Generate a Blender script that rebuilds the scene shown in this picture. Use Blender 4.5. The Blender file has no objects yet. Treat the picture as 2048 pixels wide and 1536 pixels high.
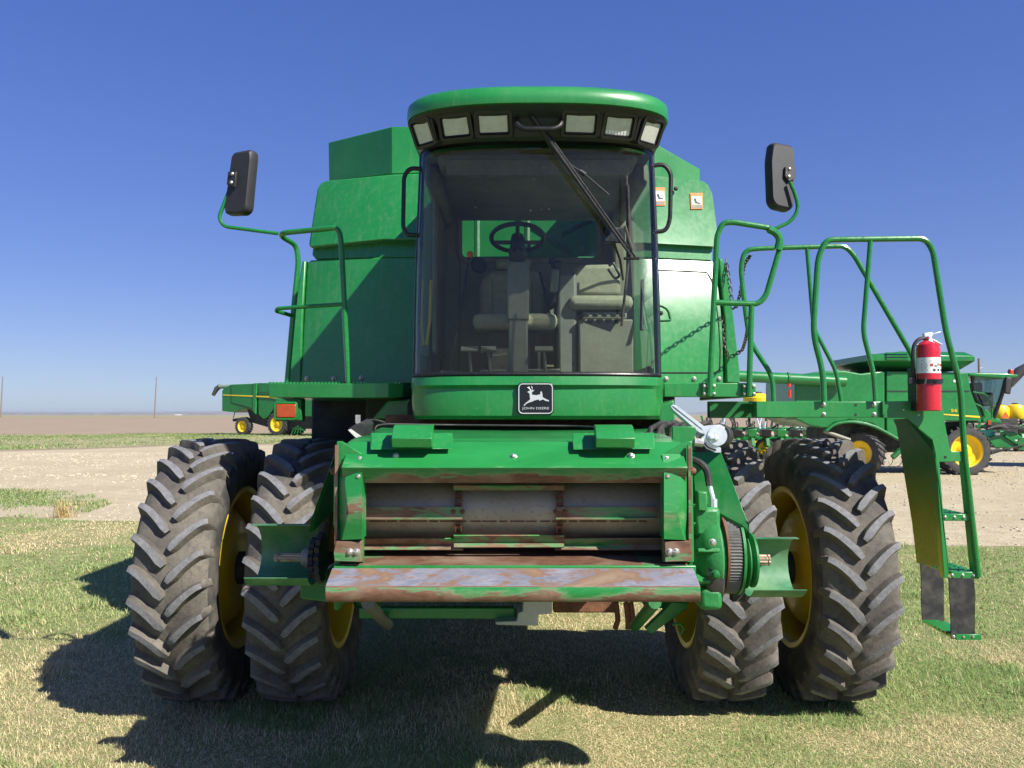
import bpy, math, random
import numpy as np
from mathutils import Vector, Matrix, noise as mnoise
random.seed(7); rng = np.random.default_rng(11)
scene = bpy.context.scene
COL = scene.collection
R = math.radians

# ------------------------------------------------------------------ camera
FPX, CX, CY, HCAM = 1700.0, 1024.0, 768.0, 1.9
PITCH = math.atan((829.0 - CY) / FPX)
cam_d = bpy.data.cameras.new('camera'); cam = bpy.data.objects.new('camera', cam_d); COL.objects.link(cam)
cam.location = (0, 0, HCAM); cam.rotation_euler = (R(90) + PITCH, 0, 0)
cam_d.sensor_width = 36; cam_d.lens = 36 * FPX / 2048; cam_d.clip_start = .05; cam_d.clip_end = 20000
scene.camera = cam

# ------------------------------------------------------------------ sky and sun
SA, SB = 0.86, 0.72                      # shadow shift per metre of height: to the left, and away
sund = Vector((SA, -SB, 1)).normalized()
elev = math.asin(sund.z); azim = math.atan2(sund.x, sund.y)
world = bpy.data.worlds.new('World'); scene.world = world; world.use_nodes = True
wn = world.node_tree.nodes; wl = world.node_tree.links
bg = wn['Background']; sky = wn.new('ShaderNodeTexSky'); sky.sky_type = 'NISHITA'
sky.sun_disc = False; sky.sun_elevation = elev; sky.sun_rotation = azim
sky.altitude = 300; sky.air_density = 1.0; sky.dust_density = .25; sky.ozone_density = 6.0
hs = wn.new('ShaderNodeHueSaturation'); hs.inputs['Hue'].default_value = .529; hs.inputs['Saturation'].default_value = 1.24
ga = wn.new('ShaderNodeGamma'); ga.inputs[1].default_value = .56
ti = wn.new('ShaderNodeMix'); ti.data_type = 'RGBA'; ti.blend_type = 'MULTIPLY'; ti.inputs[0].default_value = 1; ti.inputs[7].default_value = (1.0, 1.12, 1.46, 1)
wl.new(sky.outputs[0], hs.inputs['Color']); wl.new(hs.outputs[0], ga.inputs[0]); wl.new(ga.outputs[0], ti.inputs[6]); wl.new(ti.outputs[2], bg.inputs[0]); bg.inputs[1].default_value = .106
sl = bpy.data.lights.new('sun', 'SUN'); sl.energy = 5.0; sl.angle = R(.53); sl.color = (1, .955, .88)
so = bpy.data.objects.new('sun', sl); COL.objects.link(so); so.location = (20, -20, 30)
so.rotation_euler = (-sund).to_track_quat('-Z', 'Y').to_euler()
vs = scene.view_settings; vs.view_transform = 'Standard'; vs.look = 'None'; vs.exposure = 0.75; vs.gamma = 1

# ------------------------------------------------------------------ pixel -> point
_c, _s = math.cos(PITCH), math.sin(PITCH)
def ray(px, py):
    u = (px - CX) / FPX; v = (CY - py) / FPX
    return Vector((u, _c - v * _s, _s + v * _c))
def P(px, py, Y):
    d = ray(px, py); t = Y / d.y
    return Vector((d.x * t, Y, HCAM + d.z * t))
def Zp(py, Y): return P(CX, py, Y).z
def Xp(px, Y): return P(px, 829, Y).x
def PG(px, py, z=0.):
    d = ray(px, py); t = (z - HCAM) / d.z
    return Vector((d.x * t, d.y * t, z))
def PP(px, py, o, n):                     # point where the ray meets the plane (o, n)
    d = ray(px, py); c = Vector((0, 0, HCAM)); t = (o - c).dot(n) / d.dot(n)
    return c + d * t
def proj(p):
    q = p - Vector((0, 0, HCAM)); z = q.y * _c + q.z * _s; y = -q.y * _s + q.z * _c
    return CX + FPX * q.x / z, CY - FPX * y / z

# ------------------------------------------------------------------ materials
MATS = {}
class NT:
    def __init__(s, name):
        s.m = bpy.data.materials.new(name); s.m.use_nodes = True; s.t = s.m.node_tree
        s.b = s.t.nodes['Principled BSDF']; s.out = s.t.nodes['Material Output']; MATS[name] = s.m
    def n(s, typ, **kw):
        nd = s.t.nodes.new(typ)
        for k, v in kw.items(): setattr(nd, k, v)
        return nd
    def l(s, a, b): s.t.links.new(a, b)
    def coord(s, kind='Object'): return s.n('ShaderNodeTexCoord').outputs[kind]
    def noise(s, vec, scale, detail=4, rough=.55, dist=0):
        nd = s.n('ShaderNodeTexNoise'); nd.inputs['Scale'].default_value = scale
        nd.inputs['Detail'].default_value = detail; nd.inputs['Roughness'].default_value = rough
        nd.inputs['Distortion'].default_value = dist
        s.l(vec, nd.inputs['Vector']); return nd.outputs['Fac']
    def mapr(s, fac, a, b, c=0., d=1.):
        nd = s.n('ShaderNodeMapRange'); nd.inputs[1].default_value = a; nd.inputs[2].default_value = b
        nd.inputs[3].default_value = c; nd.inputs[4].default_value = d; s.l(fac, nd.inputs[0]); return nd.outputs[0]
    def mix(s, fac, a, b):
        nd = s.n('ShaderNodeMix', data_type='RGBA')
        for i, v in ((0, fac), (6, a), (7, b)):
            if isinstance(v, (tuple, list)): nd.inputs[i].default_value = (*v[:3], 1)
            elif isinstance(v, (int, float)): nd.inputs[i].default_value = v
            else: s.l(v, nd.inputs[i])
        return nd.outputs[2]
    def math(s, op, a, b=None, clamp=False):
        nd = s.n('ShaderNodeMath', operation=op); nd.use_clamp = clamp
        for i, v in ((0, a), (1, b)):
            if v is None: continue
            if isinstance(v, (int, float)): nd.inputs[i].default_value = v
            else: s.l(v, nd.inputs[i])
        return nd.outputs[0]
    def bump(s, h, strength=.3, dist=.01):
        nd = s.n('ShaderNodeBump'); nd.inputs['Strength'].default_value = strength
        nd.inputs['Distance'].default_value = dist; s.l(h, nd.inputs['Height'])
        s.l(nd.outputs[0], s.b.inputs['Normal'])
    def set(s, **kw):
        for k, v in kw.items():
            i = s.b.inputs[k.replace('_', ' ')]
            if hasattr(v, 'node'): s.l(v, i)
            elif isinstance(v, (tuple, list)): i.default_value = (*v[:3], 1)
            else: i.default_value = v
        return s
def basic(name, col, rough=.5, metal=0., var=.12, scale=6., bump=0., coat=0., spec=.5, dust=0.):
    m = NT(name); v = m.coord()
    n1 = m.noise(v, scale, 5); n2 = m.noise(v, scale * 7, 3)
    f = m.math('ADD', m.mapr(n1, .25, .75, -var, var), m.mapr(n2, .3, .7, -var * .5, var * .5))
    hi = tuple(min(1, c * (1 + var * 2)) for c in col); lo = tuple(c * (1 - var * 2) for c in col)
    c = m.mix(m.mapr(f, -var * 1.5, var * 1.5), lo, hi)
    if dust: c = m.mix(m.mapr(n1, .42, .75, 0, dust), c, (.36, .31, .22))
    m.set(Base_Color=c, Roughness=m.mapr(n2, .3, .7, max(.02, rough - .07), min(1, rough + .09)), Metallic=metal)
    m.b.inputs['Coat Weight'].default_value = coat; m.b.inputs['Coat Roughness'].default_value = .12
    m.b.inputs['Specular IOR Level'].default_value = spec
    if bump: m.bump(n2, bump, .004)
    return m
GREEN = (.012, .205, .040)
m = NT('green_paint'); v = m.coord()
n1 = m.noise(v, 2.2, 6); n2 = m.noise(v, 46, 3); n3 = m.noise(v, 160, 2)
c = m.mix(m.mapr(n1, .3, .7), (.009, .175, .034), (.015, .225, .045))
mp = m.n('ShaderNodeMapping'); mp.inputs['Scale'].default_value = (1, 1, .07); m.l(v, mp.inputs[0]); ns = m.noise(mp.outputs[0], 38, 4, .6)
c = m.mix(m.mapr(ns, .55, .78, 0, .16), c, (.22, .27, .16)); c = m.mix(m.mapr(n1, .5, .78, 0, .22), c, (.06, .27, .09))
c = m.mix(m.mapr(n2, .52, .8, 0, .16), c, (.20, .30, .16)); c = m.mix(m.mapr(n3, .70, .74, 0, .5), c, (.35, .40, .28))
m.set(Base_Color=c, Roughness=m.mapr(n1, .3, .7, .30, .44)); m.b.inputs['Coat Weight'].default_value = .35; m.b.inputs['Coat Roughness'].default_value = .2
m.bump(m.noise(v, 1.7, 2), .05, .06)
m = NT('green_gloss'); v = m.coord()
n1 = m.noise(v, 2.0, 5); n2 = m.noise(v, 30, 4)
c = m.mix(m.mapr(n1, .3, .7), (.010, .18, .035), (.014, .215, .042)); mp = m.n('ShaderNodeMapping'); mp.inputs['Scale'].default_value = (1, 1, .06); m.l(v, mp.inputs[0]); ns = m.noise(mp.outputs[0], 30, 4, .6)
c = m.mix(m.mapr(ns, .53, .78, 0, .20), c, (.20, .27, .16)); c = m.mix(m.mapr(n1, .5, .78, 0, .22), c, (.05, .25, .08)); c = m.mix(m.mapr(n2, .5, .8, 0, .22), c, (.16, .30, .17))
m.set(Base_Color=c, Roughness=m.mapr(n2, .3, .7, .30, .42)); m.b.inputs['Coat Weight'].default_value = .6; m.b.inputs['Coat Roughness'].default_value = .26
m.bump(m.noise(v, 1.5, 3), .12, .09)
basic('green_tube', (.012, .17, .034), .3, var=.1, coat=.3)
basic('green_far', (.010, .17, .034), .35, var=.12, scale=1.5, coat=.3)
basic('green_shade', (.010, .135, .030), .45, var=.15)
basic('yellow_paint', (.64, .455, .008), .38, var=.06, coat=.2, dust=.22)
basic('yellow_far', (.85, .58, .012), .4, var=.05)
basic('black_plastic', (.012, .012, .013), .38, var=.25, scale=9, spec=.5)
basic('black_rubber', (.018, .018, .019), .7, var=.3, scale=14, dust=.15, bump=.2)
basic('mirror_back', (.024, .024, .026), .55, var=.15, scale=20, bump=.25)
basic('dark_metal', (.02, .02, .02), .6, var=.4, scale=5)
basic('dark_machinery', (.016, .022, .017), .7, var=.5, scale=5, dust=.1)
basic('cast_green', (.014, .19, .042), .5, var=.18, scale=9, bump=.3, dust=.08)
basic('zinc', (.74, .80, .84), .36, metal=.55, var=.05)
basic('bolt_steel', (.55, .53, .48), .4, metal=.8, var=.15)
basic('chain_steel', (.10, .09, .08), .5, metal=.6, var=.3)
basic('rusty_steel', (.15, .062, .030), .75, var=.35, scale=18, bump=.5)
basic('tan_fabric', (.38, .36, .26), .95, var=.12, scale=25, bump=.4)
basic('tan_plastic', (.25, .235, .18), .7, var=.12)
basic('grey_plastic', (.20, .20, .17), .55, var=.1, dust=.2)
basic('headliner', (.24, .22, .17), .95, var=.15, bump=.3)
basic('cab_floor', (.11, .10, .08), .9, var=.3, dust=.2)
basic('red_paint', (.55, .012, .022), .28, var=.05, coat=.5)
basic('white_label', (.80, .80, .77), .5, var=.03)
basic('label_ink', (.05, .05, .05), .6, var=.1)
basic('label_red', (.55, .03, .03), .6, var=.1)
basic('label_orange', (.85, .22, .03), .5, var=.05)
basic('silver_print', (.62, .63, .62), .35, metal=.3, var=.04)
basic('badge_black', (.010, .010, .012), .3, var=.15)
basic('grey_rubber_boot', (.10, .098, .092), .6, var=.15)
basic('pale_auger', (.20, .30, .22), .45, var=.15)
basic('pole_wood', (.20, .16, .12), .9, var=.25, scale=4)
basic('grey_white_box', (.52, .53, .50), .5, var=.12, dust=.3)
basic('stripe_yellow', (.75, .55, .03), .4, var=.05)
basic('orange_sign', (.85, .12, .02), .4, var=.04)
basic('drive_belt', (.12, .118, .11), .7, var=.25, scale=30)
basic('splined_steel', (.38, .29, .20), .5, metal=.5, var=.25, scale=30)
basic('dull_shield', (.05, .20, .085), .5, var=.25, scale=5, dust=.35)
basic('lens_glass', (.50, .51, .46), .12, var=.08, scale=30, coat=.6)
basic('far_house', (.70, .70, .68), .6, var=.05)
def emissive(name, col, e, strength):
    m = NT(name); m.set(Base_Color=col, Roughness=.25); m.b.inputs['Emission Color'].default_value = (*e, 1)
    m.b.inputs['Emission Strength'].default_value = strength
m = basic('amber_lens', (.36, .052, .003), .15, var=.15, scale=40, coat=.6)
m = basic('red_lens', (.6, .04, .01), .2, coat=.4)
# bare drum sheet: dusty metal with rust specks
m = NT('drum_metal'); v = m.coord(); n1 = m.noise(v, 5, 5); n2 = m.noise(v, 60, 4)
c = m.mix(m.mapr(n1, .35, .7), (.30, .26, .20), (.40, .36, .29)); c = m.mix(m.mapr(n2, .56, .72, 0, .5), c, (.17, .085, .04))
m.set(Base_Color=c, Roughness=.5, Metallic=.3); m.bump(n2, .3, .003)
# paint worn through to rust and bare steel; attribute 'wear' says where
def worn(name, bare=False):
    m = NT(name); v = m.coord(); a = m.n('ShaderNodeAttribute', attribute_name='wear').outputs['Fac']
    mp = m.n('ShaderNodeMapping'); mp.inputs['Scale'].default_value = (.32, 1, 1.3); m.l(v, mp.inputs[0]); vv = mp.outputs[0]
    n1 = m.noise(vv, 9, 6, .62, .4); n2 = m.noise(vv, 42, 5, .6); n3 = m.noise(v, 3.3, 5, .6, .6)
    k = m.math('ADD', a, m.math('ADD', m.mapr(n1, .2, .8, -.55, .55), m.mapr(n2, .3, .7, -.1, .1)))
    f = m.mapr(k, .44, .56)
    g = m.mix(m.mapr(n1, .3, .7), (.012, .18, .036), (.020, .235, .055))
    g = m.mix(m.mapr(k, .25, .5, 0, .45), g, (.30, .30, .20))
    rust = m.mix(m.mapr(n2, .35, .7), (.095, .044, .026), (.20, .098, .055))
    rust = m.mix(m.mapr(n3, .45, .65, 0, .8), rust, (.27, .20, .135))
    if bare:
        steel = m.mix(m.mapr(n2, .3, .7), (.135, .14, .175), (.25, .255, .295))
        bm_ = m.mapr(m.math('ADD', n3, m.mapr(n2, .3, .7, -.07, .07)), .46, .54)
        rust = m.mix(m.math('MAXIMUM', bm_, m.mapr(a, .95, 1.15, 1, 0)), steel, rust)
    m.set(Base_Color=m.mix(f, g, rust), Roughness=m.mapr(f, 0, 1, .38, .62))
    m.bump(m.math('ADD', f, m.mapr(n2, .3, .7, 0, .4)), .35, .002)
worn('worn_green'); worn('worn_lip', True)
# tyre: grey lugs worn smooth, brown dust packed between
def tyre(name, lug):
    m = NT(name); v = m.coord(); n1 = m.noise(v, 3.5, 6, .6); n2 = m.noise(v, 30, 6, .7); n3 = m.noise(v, 90, 3)
    if lug:
        c = m.mix(m.mapr(n2, .3, .7), (.125, .126, .132), (.225, .225, .23)); c = m.mix(m.mapr(n1, .6, .85, 0, .4), c, (.14, .115, .08))
    else:
        c = m.mix(m.mapr(n1, .35, .65), (.084, .077, .067), (.172, .153, .124)); c = m.mix(m.mapr(n2, .47, .72, 0, .7), c, (.055, .052, .049))
    m.set(Base_Color=c, Roughness=.85); m.b.inputs['Specular IOR Level'].default_value = .25
    m.bump(m.math('ADD', n2, m.math('MULTIPLY', n3, .5)), .55, .008)
tyre('tyre_carcass', False); tyre('tyre_lug', True)
basic('tyre_far', (.055, .053, .05), .85, var=.3, scale=6)
basic('sidewall_rubber', (.045, .043, .040), .75, var=.25, scale=8, dust=.22, bump=.2)
# tinted glass: a thin pane, part reflection, part tinted light through
def glass(name, tint, refl=1.0):
    m = NT(name); t = m.t; t.nodes.remove(m.b)
    tr = m.n('ShaderNodeBsdfTransparent'); tr.inputs[0].default_value = (*tint, 1)
    gl = m.n('ShaderNodeBsdfGlossy'); gl.inputs['Roughness'].default_value = .015; gl.inputs[0].default_value = (1, 1, 1, 1)
    df = m.n('ShaderNodeBsdfDiffuse'); df.inputs[0].default_value = (.42, .40, .34, 1)
    lw = m.n('ShaderNodeFresnel'); lw.inputs[0].default_value = 1.5
    v = m.coord(); n = m.noise(v, 2.5, 6); n2 = m.noise(v, 55, 2)
    f = m.math('MULTIPLY', lw.outputs[0], refl, True)
    mx0 = m.n('ShaderNodeMixShader'); m.l(m.math('ADD', m.mapr(n, .35, .75, .002, .010), m.mapr(n2, .74, .78, 0, .35)), mx0.inputs[0]); m.l(tr.outputs[0], mx0.inputs[1]); m.l(df.outputs[0], mx0.inputs[2])
    mx = m.n('ShaderNodeMixShader'); m.l(f, mx.inputs[0]); m.l(mx0.outputs[0], mx.inputs[1]); m.l(gl.outputs[0], mx.inputs[2])
    m.l(mx.outputs[0], m.out.inputs[0])
glass('tinted_glass', (.74, .78, .71), .75); glass('side_glass', (.62, .72, .70), 1.1)

# ------------------------------------------------------------------ geometry helpers: each returns (verts, faces)
def box(x0, x1, y0, y1, z0, z1):
    v = [Vector((x, y, z)) for x in (x0, x1) for y in (y0, y1) for z in (z0, z1)]
    return v, [(0, 1, 3, 2), (4, 6, 7, 5), (0, 4, 5, 1), (2, 3, 7, 6), (0, 2, 6, 4), (1, 5, 7, 3)]
def obox(c, ex, ey, ez):                 # box from centre and three half-extent vectors
    c, ex, ey, ez = map(Vector, (c, ex, ey, ez))
    v = [c + a * ex + b * ey + d * ez for a in (-1, 1) for b in (-1, 1) for d in (-1, 1)]
    return v, box(0, 1, 0, 1, 0, 1)[1]
def prism(pts, off):
    pts = [Vector(p) for p in pts]; off = Vector(off); n = len(pts)
    return pts + [p + off for p in pts], [tuple(range(n)), tuple(range(2 * n - 1, n - 1, -1))] + [(i, i + n, (i + 1) % n + n, (i + 1) % n) for i in range(n)]
def fillet(pts, rad, seg=5):
    pts = [Vector(p) for p in pts]; out = [pts[0]]
    for i in range(1, len(pts) - 1):
        a, b, c = pts[i - 1], pts[i], pts[i + 1]; u = (a - b); w = (c - b)
        r = min(rad, u.length * .48, w.length * .48); p0 = b + u.normalized() * r; p1 = b + w.normalized() * r
        for k in range(seg + 1):
            t = k / seg; out.append(p0 * (1 - t) ** 2 + b * 2 * t * (1 - t) + p1 * t * t)
    out.append(pts[-1]); return out
def tube(pts, r, n=10, rad=0., closed=False):
    pts = fillet(pts, rad) if rad else [Vector(p) for p in pts]
    v, f = [], []; up = None; m = len(pts)
    for i, p in enumerate(pts):
        if closed: t = (pts[(i + 1) % m] - pts[i - 1]).normalized()
        else: t = (pts[min(i + 1, m - 1)] - pts[max(i - 1, 0)]).normalized()
        if up is None: up = t.orthogonal().normalized()
        else: up = (up - t * up.dot(t)).normalized()
        s = t.cross(up); rr = r[i] if isinstance(r, (list, tuple)) else r
        for k in range(n):
            a = 2 * math.pi * k / n; v.append(p + (up * math.cos(a) + s * math.sin(a)) * rr)
    for i in range(m if closed else m - 1):
        j = (i + 1) % m
        for k in range(n): f.append((i * n + k, i * n + (k + 1) % n, j * n + (k + 1) % n, j * n + k))
    if not closed: f += [tuple(range(n - 1, -1, -1)), tuple(range((m - 1) * n, m * n))]
    return v, f
def cyl(p0, p1, r, n=16): return tube([p0, p1], r, n)
def lathe(prof, o, axis, n=32, a0=0., a1=2 * math.pi, close=False):   # prof = (radius, distance along axis)
    o = Vector(o); ax = Vector(axis).normalized(); u = ax.orthogonal().normalized(); w = ax.cross(u)
    full = abs(a1 - a0 - 2 * math.pi) < 1e-6; v, f = [], []; m = len(prof); k = n if full else n + 1
    for i in range(k):
        a = a0 + (a1 - a0) * i / n; d = u * math.cos(a) + w * math.sin(a)
        for r, h in prof: v.append(o + ax * h + d * r)
    for i in range(n):
        j = (i + 1) % k
        for q in range(m - 1 + (1 if close else 0)):
            q2 = (q + 1) % m; f.append((i * m + q, j * m + q, j * m + q2, i * m + q2))
    return v, f
def grid(rows, closed=False):
    m = len(rows[0]); v = [Vector(p) for r in rows for p in r]; f = []
    for i in range(len(rows) - 1):
        for k in range(m if closed else m - 1):
            f.append((i * m + k, i * m + (k + 1) % m, (i + 1) * m + (k + 1) % m, (i + 1) * m + k))
    return v, f
def shell(rows, off):                    # an open sheet given thickness; off(i,j,p) -> the back point
    a, fa = grid(rows); m = len(rows[0]); k = len(rows)
    b = [off(i, j, rows[i][j]) for i in range(k) for j in range(m)]; n = len(a)
    f = fa + [tuple(x + n for x in reversed(q)) for q in fa]
    def e(i, j): f.append((i, j, j + n, i + n))
    for j in range(m - 1): e(j + 1, j); e((k - 1) * m + j, (k - 1) * m + j + 1)
    for i in range(k - 1): e(i * m, (i + 1) * m); e((i + 1) * m + m - 1, i * m + m - 1)
    return a + [Vector(p) for p in b], f
def disc_plate(pts, t, n=None):          # a plate from its outline, thickness t towards the back (+Y) or along n
    return prism(pts, Vector(n) * t if n else (0, t, 0))
def join(*gs):
    v, f = [], []
    for g in gs:
        o = len(v); v += g[0]; f += [tuple(i + o for i in q) for q in g[1]]
    return v, f
def put(name, geo, mat, parent=None, bevel=0., angle=35, kind=None, label=None, wear=None):
    if isinstance(geo, list): geo = join(*geo)
    me = bpy.data.meshes.new(name); me.from_pydata([tuple(p) for p in geo[0]], [], geo[1]); me.validate()
    import bmesh
    bm = bmesh.new(); bm.from_mesh(me); bmesh.ops.recalc_face_normals(bm, faces=bm.faces); bm.to_mesh(me); bm.free()
    me.polygons.foreach_set('use_smooth', [True] * len(me.polygons)); me.set_sharp_from_angle(angle=R(angle))
    for k in ([mat] if isinstance(mat, str) else mat): me.materials.append(MATS[k])
    if wear:
        at = me.attributes.new('wear', 'FLOAT', 'POINT'); at.data.foreach_set('value', [wear(Vector(p)) for p in geo[0]])
    o = bpy.data.objects.new(name, me); COL.objects.link(o)
    if bevel:
        b = o.modifiers.new('bevel', 'BEVEL'); b.width = bevel; b.segments = 2; b.limit_method = 'ANGLE'; b.angle_limit = R(40)
    if parent: attach(o, parent)
    if kind: o['kind'] = kind
    if label: o['label'] = label
    return o
def world_of(o):
    m = o.matrix_basis.copy()
    return world_of(o.parent) @ o.matrix_parent_inverse @ m if o.parent else m
def attach(o, parent):
    o.parent = parent; o.matrix_parent_inverse = world_of(parent).inverted()
def empty(name, loc, label=None, cat=None, group=None, rz=0., parent=None):
    o = bpy.data.objects.new(name, None); COL.objects.link(o); o.location = loc; o.rotation_euler = (0, 0, rz); o.empty_display_size = .2
    if parent: attach(o, parent)
    if label: tag(o, label, cat, group)
    return o
def tag(o, label, cat, group=None):
    o['label'] = label; o['category'] = cat
    if group: o['group'] = group
    return o
def text_geo(txt, o, ex, ez, h, bold=0.):   # flat lettering turned into mesh; o = lower left corner
    cu = bpy.data.curves.new('lettering', 'FONT'); cu.body = txt; cu.size = 1; cu.offset = bold; cu.resolution_u = 3
    ob = bpy.data.objects.new('lettering', cu); COL.objects.link(ob)
    me = bpy.data.meshes.new_from_object(ob.evaluated_get(bpy.context.evaluated_depsgraph_get()))
    vv = [p.co.copy() for p in me.vertices]; ff = [tuple(p.vertices) for p in me.polygons]
    bpy.data.objects.remove(ob); bpy.data.curves.remove(cu); bpy.data.meshes.remove(me)
    x0 = min(p.x for p in vv); x1 = max(p.x for p in vv); y0 = min(p.y for p in vv); y1 = max(p.y for p in vv)
    o = Vector(o); ex = Vector(ex); ez = Vector(ez)
    return [o + ex * ((p.x - x0) / (x1 - x0)) + ez * ((p.y - y0) / (y1 - y0)) for p in vv], ff
def bolt(p, d, r, parent, name='bolt', mat='bolt_steel'):
    d = Vector(d).normalized(); p = Vector(p)
    return put(name, lathe([(0, r * .9), (r * .55, r * .8), (r * .95, r * .35), (r, 0), (r * 1.25, -.001), (r * 1.25, -.006)], p, d, 8), mat, parent)
FWD = Vector((0, -1, 0))

# ================================================================== THE GROUND
def vnoise(x, y, scale, seed):
    g = np.random.default_rng(seed).random((256, 256)); X = x / scale + 1000.37; Y = y / scale + 1000.71
    i = np.floor(X).astype(int); j = np.floor(Y).astype(int); u = X - i; v = Y - j; u = u * u * (3 - 2 * u); v = v * v * (3 - 2 * v)
    i0, i1, j0, j1 = i % 256, (i + 1) % 256, j % 256, (j + 1) % 256
    return (g[i0, j0] * (1 - u) + g[i1, j0] * u) * (1 - v) + (g[i0, j1] * (1 - u) + g[i1, j1] * u) * v
def fbm(x, y, scale, seed, octv=4):
    s = 0; a = 1; t = 0
    for k in range(octv): s = s + a * vnoise(x, y, scale / 2 ** k, seed + k); t += a; a *= .55
    return s / t
def ground_mat(name, cols, scale, bump, bscale, extra=None):
    m = NT(name); v = m.coord(); n1 = m.noise(v, scale, 8, .62); n2 = m.noise(v, scale * 9, 6, .65); n3 = m.noise(v, bscale, 4, .6)
    c = m.mix(m.mapr(n1, .38, .62), cols[0], cols[1]); c = m.mix(m.mapr(n2, .42, .66, 0, .75), c, cols[2])
    if len(cols) > 3: c = m.mix(m.mapr(n3, .58, .68, 0, .8), c, cols[3])
    m.set(Base_Color=c, Roughness=.95); m.b.inputs['Specular IOR Level'].default_value = .15
    m.bump(m.math('ADD', n3, m.math('MULTIPLY', n2, .8)), bump, .03); return m
ground_mat('field_soil', [(.29, .225, .155), (.345, .27, .19), (.23, .175, .115), (.41, .335, .235)], .12, .8, 3.)
ground_mat('gravel', [(.43, .365, .235), (.50, .43, .29), (.36, .30, .19), (.56, .49, .35)], .35, .9, 22.)
ground_mat('lawn_thatch', [(.25, .27, .105), (.35, .345, .15), (.19, .22, .08), (.46, .41, .22)], .9, .9, 60.)
ground_mat('verge_thatch', [(.28, .275, .135), (.38, .34, .20), (.20, .22, .085)], .5, .9, 8.)
ground_mat('far_crop', [(.30, .255, .135), (.34, .29, .16), (.18, .19, .08)], .02, .3, .5)
basic('far_land', (.16, .16, .15), .95, var=.15, scale=.01)
def outline_sheet(name, pts, z, mat, wob=.3, seed=1, res=.35, kind='structure'):
    out = []
    for i in range(len(pts)):
        a = Vector((*pts[i][:2], 0)); b = Vector((*pts[(i + 1) % len(pts)][:2], 0)); n = max(2, min(160, int((b - a).length / res)))
        t = (b - a).normalized(); nn = Vector((-t.y, t.x, 0))
        for k in range(n):
            p = a + (b - a) * (k / n); w = wob * (2 * fbm(np.array([p.x]), np.array([p.y]), wob * 6, seed)[0] - 1) * 1.6
            q = p + nn * w; out.append((q.x, q.y, z))
    from mathutils.geometry import tessellate_polygon
    tri = tessellate_polygon([[Vector(p) for p in out]])
    return put(name, ([Vector(p) for p in out], [tuple(t) for t in tri]), mat, None, kind=kind)
put('ground', ([Vector(p) for p in ((-6000, -30, 0), (6000, -30, 0), (6000, 9000, 0), (-6000, 9000, 0))], [(0, 1, 2, 3)]), 'field_soil', kind='structure')
gp = lambda a, b: tuple(PG(a, b))[:2]
outline_sheet('gravel_yard', [(-70, -20), (70, -20), (110, 75), (30, 95), (-6, 62), (-16, 52), gp(420, 889), gp(150, 899), gp(0, 903), (-60, 46)], .004, 'gravel', .5, 3)
LAWN = [(-40, -15), (40, -15), (40, 12.3), gp(2048, 1098), gp(1830, 1094), gp(1500, 1075), gp(700, 1048), gp(300, 1045), gp(140, 1041), gp(0, 1036), (-40, 15.2)]
outline_sheet('lawn', LAWN, .008, 'lawn_thatch', .28, 5)
PATCH = [gp(-400, 1040), gp(0, 1036), gp(130, 1036), gp(185, 1024), gp(225, 1008), gp(185, 990), gp(110, 981), gp(0, 978), gp(-400, 980)]
VERGE = [(-140, 47), gp(0, 900), gp(150, 897), gp(420, 887), (-14, 55), (0, 66), (14, 82), (-10, 84), gp(430, 867), gp(200, 869), gp(0, 870), (-140, 77)]
outline_sheet('grass_verge', VERGE, .008, 'verge_thatch', .9, 9)
outline_sheet('far_field', [(-900, 520), (900, 430), (2500, 2500), (-2500, 2500)], .02, 'far_crop', 12, 12, 6)
# low far hills and a hedge line on the horizon
def ridge(name, y, x0, x1, h, mat, seed, step=40):
    xs = np.arange(x0, x1, step); hh = h * (.25 + fbm(xs, xs * 0, (x1 - x0) / 9, seed)) ; e = np.clip(np.minimum(xs - x0, x1 - xs) / ((x1 - x0) * .12), 0, 1); hh = hh * e
    rows = [[(x, y, -2) for x in xs], [(x, y + h, max(-1, z)) for x, z in zip(xs, hh)], [(x, y + 8 * h, -2) for x in xs]]
    return put(name, grid(rows), mat, kind='structure')
ridge('far_hill', 4200, -4200, 4200, 22, 'far_land', 21)
ridge('far_hill', 2600, -1900, -200, 8, 'far_land', 31)

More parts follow.
